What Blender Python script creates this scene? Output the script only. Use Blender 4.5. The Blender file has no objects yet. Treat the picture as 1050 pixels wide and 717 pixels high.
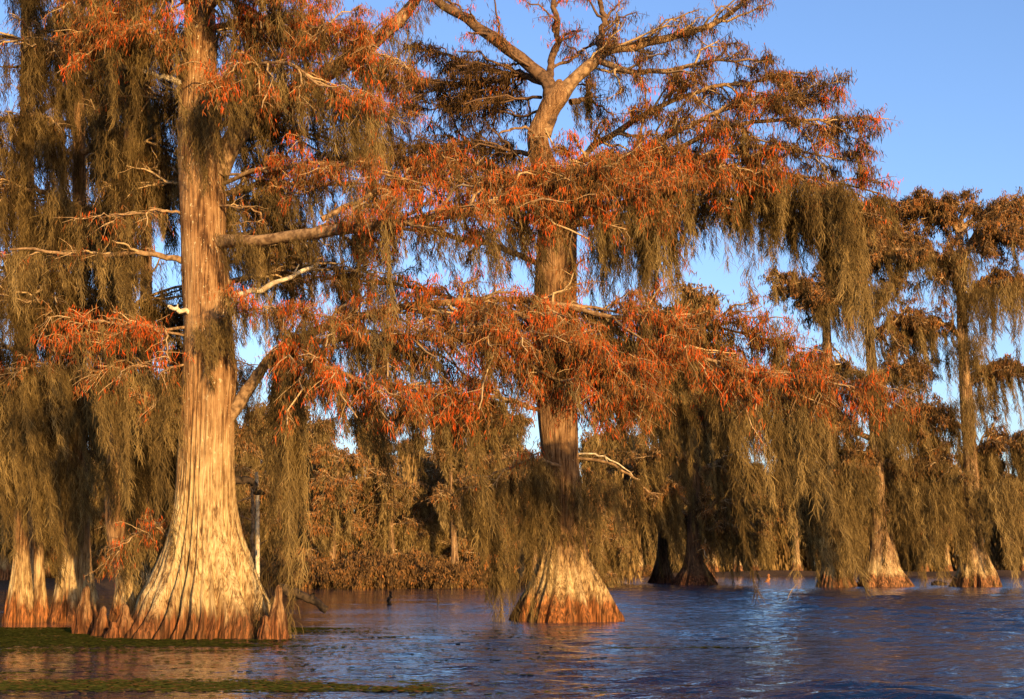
import bpy, math
import numpy as np

R = np.random.default_rng(11)
scene = bpy.context.scene
COL = scene.collection
PI = math.pi

# ------------------------------------------------------------------ camera
F, CX, CY, HOR, CAMH = 1422.0, 525.0, 358.5, 580.0, 1.37
TH = math.atan((HOR - CY) / F)
cam = bpy.data.cameras.new('camera')
cam.sensor_width = 36.0
cam.lens = 36.0 * F / 1050.0
cam.clip_start, cam.clip_end = 0.1, 5000.0
co = bpy.data.objects.new('camera', cam)
COL.objects.link(co)
co.location = (0, 0, CAMH)
co.rotation_euler = (PI / 2 + TH, 0, 0)
scene.camera = co


def P(px, py, Y):
    """world point seen at photo pixel (px, py) that stands Y metres away"""
    xc, yc = (px - CX) / F, (CY - py) / F
    d = np.array([xc, math.cos(TH) - yc * math.sin(TH), math.sin(TH) + yc * math.cos(TH)])
    return np.array([0, 0, CAMH]) + d * (Y / d[1])


def ground_depth(py):
    yc = (CY - py) / F
    dz = math.sin(TH) + yc * math.cos(TH)
    dy = math.cos(TH) - yc * math.sin(TH)
    return -CAMH / dz * dy


# ------------------------------------------------------------------ mesh helpers
def norm(v):
    return v / np.maximum(np.linalg.norm(v, axis=-1, keepdims=True), 1e-9)


def smooth(pts, n):
    p = np.asarray(pts, float)
    if len(p) == 2:
        t = np.linspace(0, 1, n)[:, None]
        return p[0] * (1 - t) + p[1] * t
    e = np.vstack([2 * p[0] - p[1], p, 2 * p[-1] - p[-2]])
    m = len(p) - 1
    t = np.linspace(0, m - 1e-6, n)
    i = t.astype(int)
    u = (t - i)[:, None]
    a, b, c, d = e[i], e[i + 1], e[i + 2], e[i + 3]
    return 0.5 * (2 * b + (c - a) * u + (2 * a - 5 * b + 4 * c - d) * u ** 2 + (3 * b - a - 3 * c + d) * u ** 3)


class Geo:
    """collects quads / polygons with a tone per vertex and links them as ONE mesh object"""
    def __init__(s):
        s.v, s.f, s.t, s.n = [], [], [], 0

    def add(s, v, f, tone=None):
        v = np.asarray(v, float).reshape(-1, 3)
        f = np.asarray(f, np.int64)
        s.v.append(v)
        s.f.append(f + s.n)
        s.t.append(np.full(len(v), 0.5) if tone is None else np.asarray(tone, float).reshape(-1))
        s.n += len(v)

    def tubes(s, Pt, Rd, sides=5, tone=None, cap=True):
        M, K, _ = Pt.shape
        T = norm(np.gradient(Pt, axis=1))
        ref = np.where(np.abs(T[:, :1, 2:3]) > 0.8, np.array([[[1.0, 0.1, 0]]]), np.array([[[0.05, 0.1, 1.0]]]))
        A = norm(np.cross(T, np.broadcast_to(ref, T.shape)))
        B = np.cross(T, A)
        th = np.arange(sides) * 2 * PI / sides
        V = Pt[:, :, None] + Rd[:, :, None, None] * (A[:, :, None] * np.cos(th)[None, None, :, None] + B[:, :, None] * np.sin(th)[None, None, :, None])
        idx = np.arange(M * K * sides).reshape(M, K, sides)
        a = idx[:, :-1]
        b = np.roll(idx, -1, 2)[:, :-1]
        c = np.roll(idx, -1, 2)[:, 1:]
        d = idx[:, 1:]
        f = np.stack([a, b, c, d], -1).reshape(-1, 4)
        tn = None if tone is None else np.repeat(tone, K * sides)
        s.add(V.reshape(-1, 3), f, tn)

    def ribbons(s, Pt, W, side, tone):
        M, K, _ = Pt.shape
        off = side[:, None] * W[:, :, None] * 0.5
        V = np.stack([Pt - off, Pt + off], 2).reshape(-1, 3)
        idx = np.arange(M * K * 2).reshape(M, K, 2)
        f = np.stack([idx[:, :-1, 0], idx[:, :-1, 1], idx[:, 1:, 1], idx[:, 1:, 0]], -1).reshape(-1, 4)
        s.add(V, f, np.repeat(tone, K * 2))

    def build(s, name, mat, parent=None, origin=(0, 0, 0), shade=True):
        if not s.v:
            return None
        v = np.vstack(s.v) - np.asarray(origin)
        k = s.f[0].shape[1]
        f = np.vstack(s.f)
        me = bpy.data.meshes.new(name)
        me.vertices.add(len(v))
        me.vertices.foreach_set('co', v.astype(np.float32).ravel())
        me.loops.add(f.size)
        me.loops.foreach_set('vertex_index', f.astype(np.int32).ravel())
        me.polygons.add(len(f))
        me.polygons.foreach_set('loop_start', np.arange(0, f.size, k, dtype=np.int32))
        me.polygons.foreach_set('use_smooth', np.full(len(f), shade))
        at = me.attributes.new('tone', 'FLOAT', 'POINT')
        at.data.foreach_set('value', np.concatenate(s.t).astype(np.float32))
        me.update(calc_edges=True)
        me.materials.append(mat)
        o = bpy.data.objects.new(name, me)
        COL.objects.link(o)
        if parent is not None:
            o.parent = parent
        else:
            o.location = origin
        return o


def tag(o, label=None, cat=None, group=None, kind=None):
    for k, x in (('label', label), ('category', cat), ('group', group), ('kind', kind)):
        if x:
            o[k] = x
    return o


# ------------------------------------------------------------------ materials
def new_mat(name):
    m = bpy.data.materials.new(name)
    m.use_nodes = True
    m.node_tree.nodes.clear()
    return m, m.node_tree.nodes, m.node_tree.links


def ramp(nd, stops):
    r = nd.new('ShaderNodeValToRGB')
    el = r.color_ramp.elements
    while len(el) < len(stops):
        el.new(0.5)
    for e, (p, c) in zip(el, stops):
        e.position = p
        e.color = (*c, 1)
    return r


def leaf_mat(name, stops, transl=0.2):
    m, nd, lk = new_mat(name)
    at = nd.new('ShaderNodeAttribute')
    at.attribute_name = 'tone'
    r = ramp(nd, stops)
    lk.new(at.outputs['Fac'], r.inputs[0])
    d = nd.new('ShaderNodeBsdfDiffuse')
    t = nd.new('ShaderNodeBsdfTranslucent')
    mx = nd.new('ShaderNodeMixShader')
    mx.inputs[0].default_value = transl
    lk.new(r.outputs[0], d.inputs[0])
    lk.new(r.outputs[0], t.inputs[0])
    lk.new(d.outputs[0], mx.inputs[1])
    lk.new(t.outputs[0], mx.inputs[2])
    o = nd.new('ShaderNodeOutputMaterial')
    lk.new(mx.outputs[0], o.inputs[0])
    return m


def bark_mat(name, dark, mid, light, stain, stain_h, scale=1.0, lichen=0.55, pale_h=None):
    m, nd, lk = new_mat(name)
    tc = nd.new('ShaderNodeTexCoord')

    def noise(sx, sz, detail=6, rough=0.6):
        mp = nd.new('ShaderNodeMapping')
        mp.inputs['Scale'].default_value = (sx * scale, sx * scale, sz * scale)
        lk.new(tc.outputs['Object'], mp.inputs[0])
        n = nd.new('ShaderNodeTexNoise')
        n.inputs['Scale'].default_value = 1.0
        n.inputs['Detail'].default_value = detail
        n.inputs['Roughness'].default_value = rough
        lk.new(mp.outputs[0], n.inputs['Vector'])
        return n
    fiss = noise(17, 1.0, 8, 0.65)
    big = noise(3.2, 1.5, 6, 0.7)
    spots = noise(16, 9, 4, 0.7)
    fine = noise(48, 1.8, 4, 0.6)
    fm = nd.new('ShaderNodeMath')
    fm.operation = 'MULTIPLY_ADD'
    fm.inputs[1].default_value = 0.32
    lk.new(fine.outputs[0], fm.inputs[0])
    add = nd.new('ShaderNodeMath')
    add.operation = 'ADD'
    m1 = nd.new('ShaderNodeMath')
    m1.operation = 'MULTIPLY'
    m1.inputs[1].default_value = 0.42
    lk.new(big.outputs[0], m1.inputs[0])
    m2 = nd.new('ShaderNodeMath')
    m2.operation = 'MULTIPLY'
    m2.inputs[1].default_value = 0.46
    lk.new(fiss.outputs[0], m2.inputs[0])
    lk.new(m1.outputs[0], add.inputs[0])
    lk.new(m2.outputs[0], fm.inputs[2])
    lk.new(fm.outputs[0], add.inputs[1])
    r = ramp(nd, [(0.47, [v * .4 for v in dark]), (0.535, dark), (0.60, mid), (0.72, light)])
    lk.new(add.outputs[0], r.inputs[0])
    # pale lichen flecks
    lr = ramp(nd, [(lichen, (0, 0, 0)), (lichen + 0.05, (1, 1, 1))])
    lk.new(spots.outputs[0], lr.inputs[0])
    lm = nd.new('ShaderNodeMixRGB')
    lm.inputs[2].default_value = (0.62, 0.52, 0.30, 1)
    lk.new(lr.outputs[0], lm.inputs[0])
    lk.new(r.outputs[0], lm.inputs[1])
    if pale_h:
        # the swollen foot is weathered to a paler, yellower wood than the trunk above
        spz = nd.new('ShaderNodeSeparateXYZ')
        lk.new(tc.outputs['Object'], spz.inputs[0])
        pn = noise(1.2, 0.5, 4)
        pm = nd.new('ShaderNodeMath')
        pm.operation = 'MULTIPLY_ADD'
        pm.inputs[1].default_value = pale_h * 1.2
        lk.new(pn.outputs[0], pm.inputs[0])
        lk.new(spz.outputs['Z'], pm.inputs[2])
        pr = nd.new('ShaderNodeMapRange')
        pr.inputs['From Min'].default_value = pale_h * 1.1
        pr.inputs['From Max'].default_value = pale_h * 1.9
        pr.inputs['To Min'].default_value = 1.0
        pr.inputs['To Max'].default_value = 0.0
        lk.new(pm.outputs[0], pr.inputs['Value'])
        pr2 = ramp(nd, [(0.47, [v * .6 for v in dark]), (0.545, (0.26, 0.155, 0.06)), (0.60, (0.46, 0.31, 0.13)), (0.70, (0.68, 0.52, 0.25))])
        lk.new(add.outputs[0], pr2.inputs[0])
        px_ = nd.new('ShaderNodeMixRGB')
        lk.new(pr.outputs[0], px_.inputs[0])
        lk.new(lm.outputs[0], px_.inputs[1])
        lk.new(pr2.outputs[0], px_.inputs[2])
        lm = px_
    # high-water stain at the foot, ragged upper edge
    sp = nd.new('ShaderNodeSeparateXYZ')
    lk.new(tc.outputs['Object'], sp.inputs[0])
    rag = noise(5, 0.8, 5)
    rm = nd.new('ShaderNodeMath')
    rm.operation = 'MULTIPLY_ADD'
    rm.inputs[1].default_value = 1.2
    lk.new(rag.outputs[0], rm.inputs[0])
    lk.new(sp.outputs['Z'], rm.inputs[2])
    sr = nd.new('ShaderNodeMapRange')
    sr.inputs['From Min'].default_value = stain_h + 0.62
    sr.inputs['From Max'].default_value = stain_h + 1.0
    sr.inputs['To Min'].default_value = 0.92
    sr.inputs['To Max'].default_value = 0.0
    lk.new(rm.outputs[0], sr.inputs['Value'])
    str_ = ramp(nd, [(0.40, [c * 0.25 for c in stain]), (0.52, stain), (0.68, [min(1, c * 3.0) for c in stain])])
    lk.new(fiss.outputs[0], str_.inputs[0])
    sm = nd.new('ShaderNodeMixRGB')
    lk.new(sr.outputs[0], sm.inputs[0])
    lk.new(lm.outputs[0], sm.inputs[1])
    lk.new(str_.outputs[0], sm.inputs[2])
    b = nd.new('ShaderNodeBsdfPrincipled')
    b.inputs['Roughness'].default_value = 0.9
    b.inputs['Specular IOR Level'].default_value = 0.15
    lk.new(sm.outputs[0], b.inputs['Base Color'])
    bp = nd.new('ShaderNodeBump')
    bp.inputs['Strength'].default_value = 0.9
    bp.inputs['Distance'].default_value = 0.10 / scale
    lk.new(fiss.outputs[0], bp.inputs['Height'])
    lk.new(bp.outputs[0], b.inputs['Normal'])
    o = nd.new('ShaderNodeOutputMaterial')
    lk.new(b.outputs[0], o.inputs[0])
    return m


def twig_mat(name, a, b_, tip=None):
    m, nd, lk = new_mat(name)
    tc = nd.new('ShaderNodeTexCoord')
    n = nd.new('ShaderNodeTexNoise')
    n.inputs['Scale'].default_value = 9
    n.inputs['Detail'].default_value = 5
    lk.new(tc.outputs['Object'], n.inputs['Vector'])
    r = ramp(nd, [(0.38, a), (0.62, b_)])
    lk.new(n.outputs[0], r.inputs[0])
    col = r.outputs[0]
    if tip:
        at = nd.new('ShaderNodeAttribute')
        at.attribute_name = 'tone'
        mr = nd.new('ShaderNodeMapRange')
        mr.inputs['From Min'].default_value = 0.5
        mr.inputs['From Max'].default_value = 1.0
        lk.new(at.outputs['Fac'], mr.inputs['Value'])
        mx = nd.new('ShaderNodeMixRGB')
        mx.inputs[2].default_value = (*tip, 1)
        lk.new(mr.outputs[0], mx.inputs[0])
        lk.new(col, mx.inputs[1])
        col = mx.outputs[0]
    b = nd.new('ShaderNodeBsdfPrincipled')
    b.inputs['Roughness'].default_value = 0.85
    b.inputs['Specular IOR Level'].default_value = 0.2
    lk.new(col, b.inputs['Base Color'])
    bp = nd.new('ShaderNodeBump')
    bp.inputs['Strength'].default_value = 0.5
    bp.inputs['Distance'].default_value = 0.02
    lk.new(n.outputs[0], bp.inputs['Height'])
    lk.new(bp.outputs[0], b.inputs['Normal'])
    o = nd.new('ShaderNodeOutputMaterial')
    lk.new(b.outputs[0], o.inputs[0])
    return m


M = {}
M['bark'] = bark_mat('cypress_bark', (0.11, 0.05, 0.018), (0.26, 0.135, 0.052), (0.42, 0.255, 0.11), (0.13, 0.042, 0.012), 0.36, 1.0, 0.62, 3.6)
M['bark_mid'] = bark_mat('cypress_bark_brown', (0.09, 0.042, 0.016), (0.22, 0.115, 0.045), (0.36, 0.21, 0.09), (0.19, 0.06, 0.014), 0.40, 1.0, 0.66, 1.5)
M['bark_shaded'] = bark_mat('shaded_cypress_bark', (0.05, 0.026, 0.012), (0.11, 0.06, 0.028), (0.18, 0.10, 0.05), (0.09, 0.035, 0.014), 0.5, 0.6, 0.8)  # darker copy of the bark: the gap's shade is put into its colour
M['bark_far'] = bark_mat('cypress_bark_far', (0.10, 0.05, 0.02), (0.24, 0.135, 0.06), (0.42, 0.27, 0.12), (0.17, 0.065, 0.022), 0.6, 0.6, 0.62, 1.6)
M['limb'] = twig_mat('limb_bark', (0.12, 0.065, 0.027), (0.34, 0.21, 0.095), (0.52, 0.35, 0.16))
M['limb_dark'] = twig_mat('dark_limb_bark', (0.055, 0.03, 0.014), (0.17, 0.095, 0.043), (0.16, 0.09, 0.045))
M['pale_wood'] = twig_mat('pale_dead_wood', (0.40, 0.30, 0.17), (0.68, 0.56, 0.36))
M['dark_wood'] = twig_mat('wet_dark_wood', (0.02, 0.014, 0.008), (0.07, 0.045, 0.025))
M['red_wood'] = twig_mat('reddish_wood', (0.22, 0.08, 0.03), (0.45, 0.2, 0.07))
M['leaf'] = leaf_mat('autumn_cypress_needles', [(0.0, (0.05, 0.028, 0.012)), (0.3, (0.15, 0.080, 0.026)), (0.6, (0.27, 0.120, 0.034)), (0.82, (0.40, 0.095, 0.021)), (1.0, (0.62, 0.085, 0.012))])
M['leaf_brown'] = leaf_mat('brown_cypress_needles', [(0.0, (0.05, 0.03, 0.013)), (0.4, (0.17, 0.095, 0.036)), (0.8, (0.27, 0.135, 0.045)), (1.0, (0.38, 0.14, 0.035))])
M['moss'] = leaf_mat('spanish_moss', [(0.0, (0.035, 0.022, 0.009)), (0.5, (0.150, 0.096, 0.033)), (1.0, (0.33, 0.222, 0.082))], 0.12)


# ------------------------------------------------------------------ trees
MOSS_L, MOSS_N, LEAF_N = 0.76, 6.4, 3.1


class Tree:
    def __init__(s, label, base_px, Y=None, group=None, name='cypress_tree', cat='tree', det=None, loc=None):
        if loc is None:
            s.Y = ground_depth(base_px[1]) if Y is None else Y
            b = P(base_px[0], base_px[1], s.Y)
            loc = (b[0], s.Y, 0.0)
        else:
            s.Y = loc[1]
        s.loc = np.array(loc, float)
        s.det = s.Y / 27.0 if det is None else det
        s.root = bpy.data.objects.new(name, None)
        s.root.location = s.loc
        s.root.empty_display_size = 0.5
        COL.objects.link(s.root)
        tag(s.root, label, cat, group)
        s.leaf, s.moss, s.twig = Geo(), Geo(), Geo()
        s.leafmat, s.mossmat, s.barkmat, s.limbmat = M['leaf'], M['moss'], M['bark'], M['limb']

    def px(s, pts):
        out = []
        for p in pts:
            out.append(P(p[0], p[1], s.Y + (p[2] if len(p) > 2 else 0.0)))
        return np.array(out)

    def trunk(s, rows, flute=0.17, seed=1, rings=150, nth=168, flute_h=2.2):
        """rows = (y_px, x_left, x_right) of the outline, foot first"""
        r = np.random.default_rng(seed)
        c, rad = [], []
        for (y, xl, xr) in rows:
            a, b = P(xl, y, s.Y), P(xr, y, s.Y)
            c.append((a + b) / 2)
            rad.append(np.linalg.norm(b - a) / 2)
        c[0][2] = 0.0
        c = [c[0] - np.array([0, 0, 0.7])] + c
        rad = [rad[0] * 1.06] + rad
        cc = smooth(np.hstack([np.array(c), np.array(rad)[:, None]]), rings)
        s.trunk_world(cc[:, :3], cc[:, 3], flute, r, nth, flute_h)

    def trunk_world(s, c, rad, flute, r, nth, flute_h, name='trunk'):
        rings = len(c)
        th = np.linspace(0, 2 * PI, nth, endpoint=False)[None]
        z = c[:, 2:3] - s.loc[2]
        seedp = r.uniform(0, 6)
        n1 = np.zeros((rings, nth))
        for k in (3, 5, 7, 9, 11, 14, 17, 21):
            n1 += r.normal(0, 1) / k ** 0.35 * np.cos(k * th + r.uniform(0, 6.28) + 0.25 * np.sin(z * r.uniform(0.2, 0.9) + r.uniform(0, 6)) * min(k, 8) * 0.3)
        n1 = n1 / n1.std()
        rid = 1 - np.abs(n1) * 0.9
        n2 = np.zeros((rings, nth))
        for k in (23, 29, 37, 43, 51):
            n2 += r.normal(0, 1) * np.cos(k * th + r.uniform(0, 6.28) + 0.6 * np.sin(z * r.uniform(0.6, 1.8) + r.uniform(0, 6)))
        n2 = n2 / n2.std()
        A = flute * np.exp(-np.maximum(z, 0) / flute_h) + 0.012
        A2 = 0.017 * np.exp(-np.maximum(z, 0) / 1.1) + 0.004
        rr = rad[:, None] * (1 + A * np.clip(rid, -1.2, 1) - A * 0.45 + A2 * (0.8 - np.abs(n2) * 1.1) + 0.02 * np.sin(2 * th + z * 0.7) + 0.018 * np.sin(3 * th - z * 1.9 + seedp) + 0.012 * np.sin(5 * th + z * 3.1) + 0.02 * np.sin(z * 1.3 + seedp))
        V = np.stack([c[:, 0:1] + rr * np.cos(th), c[:, 1:2] + rr * np.sin(th), np.broadcast_to(c[:, 2:3], rr.shape)], -1)
        idx = np.arange(rings * nth).reshape(rings, nth)
        f = np.stack([idx[:-1], np.roll(idx, -1, 1)[:-1], np.roll(idx, -1, 1)[1:], idx[1:]], -1).reshape(-1, 4)
        g = Geo()
        g.add(V, f)
        g.build(name, s.barkmat, s.root, s.loc)

    def add_moss(s, roots, L, n=18, w=0.0095, spread=0.16, sway=0.16, tone=0.5):
        """hanging clumps of Spanish moss: each a bent hank, thick above and drawn out to a tip, furred with short strands"""
        C = len(roots)
        if C == 0:
            return
        d = s.det
        L = np.broadcast_to(np.asarray(L, float), (C,)) * MOSS_L
        per = np.maximum(8, (n * MOSS_N * (0.45 + 0.55 * L / d ** 0.5))).astype(int)
        ci = np.repeat(np.arange(C), per)
        N = len(ci)
        K = 4
        sw = np.stack([R.normal(sway * 0.8, 0.06, C), R.normal(0, 0.08, C)], -1)
        bend = R.normal(0, 0.045, (C, 2))
        wide = spread * 0.6 * R.uniform(0.4, 1.3, C)
        a = R.uniform(0, 0.97, N) ** 1.1                       # where on the hank the strand starts
        ln = np.minimum(0.05 * d ** 0.5 + L[ci] * R.uniform(0.08, 0.26, N), 0.36 * d ** 0.5)
        def axis(u):
            q = np.empty((N, 3))
            q[:, :2] = roots[ci][:, :2] + (sw[ci] * u[:, None] ** 1.3 + bend[ci] * np.sin(u * 3.0)[:, None]) * L[ci][:, None]
            q[:, 2] = roots[ci][:, 2] - L[ci] * u
            return q
        roots = np.asarray(roots)
        off = R.normal(0, 1, (N, 3)) * np.array([1, 1, 0.25]) * (wide[ci] * np.sin(np.clip(0.35 + 0.65 * (1 - a), 0, 1) * PI * 0.5) ** 1.2 * (1 - a) ** 0.55)[:, None]
        st = axis(a) + off
        dr = axis(np.minimum(a + 0.25, 1.1)) - axis(a)
        dr = norm(norm(dr) + np.concatenate([off[:, :2] * -0.5 / np.maximum(wide[ci], 0.02)[:, None] * 0.25, np.zeros((N, 1))], 1) + R.normal(0, 0.2, (N, 3)))
        u = np.linspace(0, 1, K)[None, :, None]
        pt = st[:, None] + dr[:, None] * ln[:, None, None] * u
        wob = R.normal(0, 0.2, (N, K, 3)) * ln[:, None, None] * np.array([1, 1, 0.3])
        wob[:, 0] = 0
        pt = pt + np.cumsum(wob, 1) * 0.6
        W = w * d * R.uniform(0.5, 1.5, (N, 1)) * np.array([[0.4, 1.0, 0.8, 0.1]])
        ang = R.uniform(-1.3, 1.3, N)
        side = np.stack([np.cos(ang), np.sin(ang), R.normal(0, 0.2, N)], -1)
        tn = np.clip(R.normal(tone, 0.21, C)[ci] + R.normal(0, 0.11, N), 0, 1)
        s.moss.ribbons(pt, W, norm(side), tn)

    def add_leaves(s, base, ln=0.1, w=0.028, tone=0.55, sd=0.22, lift=0.0):
        N = len(base)
        if N == 0:
            return
        d = s.det
        dr = R.normal(0, 0.36, (N, 3))
        dr[:, 2] = -0.9 + R.normal(0, 0.25, N) + lift
        dr = norm(dr)
        l = ln * d ** 0.85 * R.uniform(0.55, 1.4, (N, 1, 1))
        u = np.array([0, 0.5, 1.0])[None, :, None]
        pt = base[:, None] + dr[:, None] * l * u
        pt[:, 2, 2] -= 0.18 * l[:, 0, 0]
        W = w * d * R.uniform(0.6, 1.4, (N, 1)) * np.array([[0.45, 1.0, 0.15]])
        side = norm(np.cross(dr, R.normal(0, 1, (N, 3))))
        s.leaf.ribbons(pt, W, side, tone)

    def bough(s, pts, r0, r1=0.012, n2=16, l2=1.5, beta=0.12, bsd=0.28, droop=0.18, t0=0.12,
              tw=7, tl=0.45, leaf=9, tone=0.55, sd=0.2, moss=24, ml=0.9, mt0=0.0, mn=18, sway=0.16, mspread=0.16,
              world=False, wob=0.03, name='limb', mat=None, ll=0.10, lw=0.0135, mtone=0.5, label=None, side=0.0, mw=0.0095, sep=True):
        d = s.det
        leaf = int(round(leaf * LEAF_N))
        main = smooth(np.asarray(pts) if world else s.px(pts), 22)
        nz = np.cumsum(R.normal(0, wob * d ** 0.5, (22, 3)), 0)
        nz -= np.linspace(0, 1, 22)[:, None] * nz[-1]
        main = main + nz * np.minimum(1, np.linspace(0, 4, 22))[:, None]
        tt = np.linspace(0, 1, 22)
        rad = r1 + (r0 - r1) * (1 - tt) ** 0.85
        rad = rad * (1 + R.normal(0, 0.05, 22))
        g = Geo() if sep else s.twig
        g.tubes(main[None], rad[None], 9 if r0 > 0.05 else 6)
        if n2:
            K = 7
            t = t0 + (1 - t0) * (np.arange(n2) + R.uniform(0, 1, n2)) / n2
            b0 = np.stack([np.interp(t, tt, main[:, i]) for i in range(3)], -1)
            T = np.gradient(main, axis=0)
            T = norm(np.stack([np.interp(t, tt, T[:, i]) for i in range(3)], -1))
            S = norm(np.cross(T, np.array([0, 0, 1.0])) + 1e-4)
            sg = np.where(R.uniform(0, 1, n2) < 0.5 + side * 0.5, 1.0, -1.0)[:, None]
            a = R.uniform(0.35, 1.25, n2)[:, None]
            be = R.normal(beta, bsd, n2)[:, None]
            D = norm(T * np.cos(a) + S * sg * np.sin(a) * np.cos(be) + np.array([0, 0, 1.0]) * np.sin(be))
            ln = (l2 * R.uniform(0.45, 1.15, n2) * (1.12 - 0.62 * t))[:, None]
            u = np.linspace(0, 1, K)
            sec = b0[:, None] + D[:, None] * (ln * u[None])[:, :, None]
            sec[:, :, 2] -= droop * ln * u[None] ** 2
            wb = np.cumsum(R.normal(0, 0.045, (n2, K, 3)) * ln[:, :, None], 1)
            wb -= wb[:, :1]
            sec = sec + wb
            rm = np.interp(t, tt, rad)
            sr = np.minimum(rm * 0.55, 0.032 * d ** 0.5)[:, None] * (1 - 0.72 * u[None]) + 0.006 * d
            g.tubes(sec, sr, 4, R.uniform(0.6, 1.0, n2))
            if tw:
                Mw = n2 * tw
                K2 = 4
                si = np.repeat(np.arange(n2), tw)
                q = R.uniform(0.12, 1.0, Mw) ** 0.8
                fi = q * (K - 1)
                i0 = np.minimum(fi.astype(int), K - 2)
                fr = (fi - i0)[:, None]
                tb = sec[si, i0] * (1 - fr) + sec[si, i0 + 1] * fr
                td = norm(sec[si, i0 + 1] - sec[si, i0])
                rd = R.normal(0, 1, (Mw, 3)) * np.array([1, 1, 0.6])
                dd = norm(td * 0.9 + norm(rd) * 0.95 + np.array([0, 0, 0.05]))
                tln = (tl * d ** 0.4 * R.uniform(0.35, 1.25, Mw))[:, None]
                u2 = np.linspace(0, 1, K2)
                twg = tb[:, None] + dd[:, None] * (tln * u2[None])[:, :, None]
                twg[:, :, 2] -= 0.28 * tln * u2[None] ** 2
                w2 = np.cumsum(R.normal(0, 0.06, (Mw, K2, 3)) * tln[:, :, None], 1)
                twg = twg + (w2 - w2[:, :1])
                g.tubes(twg, np.broadcast_to((0.0085 - 0.005 * u2)[None] * d, (Mw, K2)), 3, R.uniform(0.5, 1.0, Mw))
                if leaf:
                    # needles grow in little sprays along every twig
                    N = Mw * leaf
                    ti = np.repeat(np.arange(Mw), leaf)
                    q = R.uniform(0.1, 1.0, N)
                    fi = q * (K2 - 1)
                    i0 = np.minimum(fi.astype(int), K2 - 2)
                    fr = (fi - i0)[:, None]
                    lb = twg[ti, i0] * (1 - fr) + twg[ti, i0 + 1] * fr + R.normal(0, 0.055 * d ** 0.7, (N, 3))
                    tn = np.repeat(np.clip(R.normal(tone, sd * 0.9, Mw) + np.repeat(R.normal(0, 0.12, n2), tw) - 0.07, 0, 1), leaf) + R.normal(0, sd * 1.0, N)
                    s.add_leaves(lb, ll, lw, np.clip(tn, 0, 1))
        if moss:
            k = R.uniform(0, 1, moss)
            roots = np.empty((moss, 3))
            tm = mt0 + (1 - mt0) * R.uniform(0, 1, moss)
            roots = np.stack([np.interp(tm, tt, main[:, i]) for i in range(3)], -1)
            if n2:
                mi = R.integers(0, n2, moss)
                mi = np.array([i if t[i] > mt0 else int(np.argmax(t)) for i in mi])
                mk = R.integers(1, 6, moss)
                use = k > 0.3
                roots[use] = sec[mi, mk][use]
            s.add_moss(roots, ml * R.lognormal(-0.15, 0.42, moss), mn, mw, mspread, sway, mtone)
        if sep:
            o = g.build(name, mat or s.limbmat, s.root, s.loc)
            if label:
                o['label'] = label
        return main

    def finish(s):
        s.twig.build('branches', s.limbmat, s.root, s.loc)
        s.leaf.build('foliage', s.leafmat, s.root, s.loc)
        m = s.moss.build('spanish_moss', s.mossmat, s.root, s.loc)
        if m:
            m['kind'] = 'stuff'
        return s.root



# ------------------------------------------------------------------ water and ground
def water_mat():
    m, nd, lk = new_mat('lake_water')
    tc = nd.new('ShaderNodeTexCoord')

    def noise(sx, sy, detail, rough=0.55):
        mp = nd.new('ShaderNodeMapping')
        mp.inputs['Scale'].default_value = (sx, sy, 1)
        mp.inputs['Rotation'].default_value = (0, 0, 0.25)
        lk.new(tc.outputs['Object'], mp.inputs[0])
        n = nd.new('ShaderNodeTexNoise')
        n.inputs['Scale'].default_value = 1
        n.inputs['Detail'].default_value = detail
        n.inputs['Roughness'].default_value = rough
        lk.new(mp.outputs[0], n.inputs['Vector'])
        return n
    a = noise(1.6, 2.6, 3)
    b = noise(5.0, 8.0, 3)
    calm = noise(0.06, 0.16, 2)
    sp = nd.new('ShaderNodeSeparateXYZ')
    lk.new(tc.outputs['Object'], sp.inputs[0])
    xr = nd.new('ShaderNodeMapRange')          # sheltered and calm at the left, open and ruffled at the right
    xr.inputs['From Min'].default_value = -7
    xr.inputs['From Max'].default_value = 5
    xr.inputs['To Min'].default_value = -0.15
    xr.inputs['To Max'].default_value = 0.6
    lk.new(sp.outputs['X'], xr.inputs['Value'])
    ad0 = nd.new('ShaderNodeMath')
    ad0.operation = 'ADD'
    lk.new(calm.outputs[0], ad0.inputs[0])
    lk.new(xr.outputs[0], ad0.inputs[1])
    cr = nd.new('ShaderNodeMapRange')
    cr.inputs['From Min'].default_value = 0.25
    cr.inputs['From Max'].default_value = 0.85
    cr.inputs['To Min'].default_value = 0.05
    cr.inputs['To Max'].default_value = 1.0
    lk.new(ad0.outputs[0], cr.inputs['Value'])
    mu = nd.new('ShaderNodeMath')
    mu.operation = 'MULTIPLY_ADD'
    mu.inputs[1].default_value = 0.4
    lk.new(b.outputs[0], mu.inputs[0])
    lk.new(a.outputs[0], mu.inputs[2])
    mul = nd.new('ShaderNodeMath')
    mul.operation = 'MULTIPLY'
    lk.new(mu.outputs[0], mul.inputs[0])
    lk.new(cr.outputs[0], mul.inputs[1])
    bp = nd.new('ShaderNodeBump')
    bp.inputs['Strength'].default_value = 1.0
    bp.inputs['Distance'].default_value = 0.08
    lk.new(mul.outputs[0], bp.inputs['Height'])
    p = nd.new('ShaderNodeBsdfPrincipled')
    p.inputs['Base Color'].default_value = (0.004, 0.014, 0.045, 1)
    p.inputs['Roughness'].default_value = 0.05
    p.inputs['IOR'].default_value = 1.333
    lk.new(bp.outputs[0], p.inputs['Normal'])
    o = nd.new('ShaderNodeOutputMaterial')
    lk.new(p.outputs[0], o.inputs[0])
    return m


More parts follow.
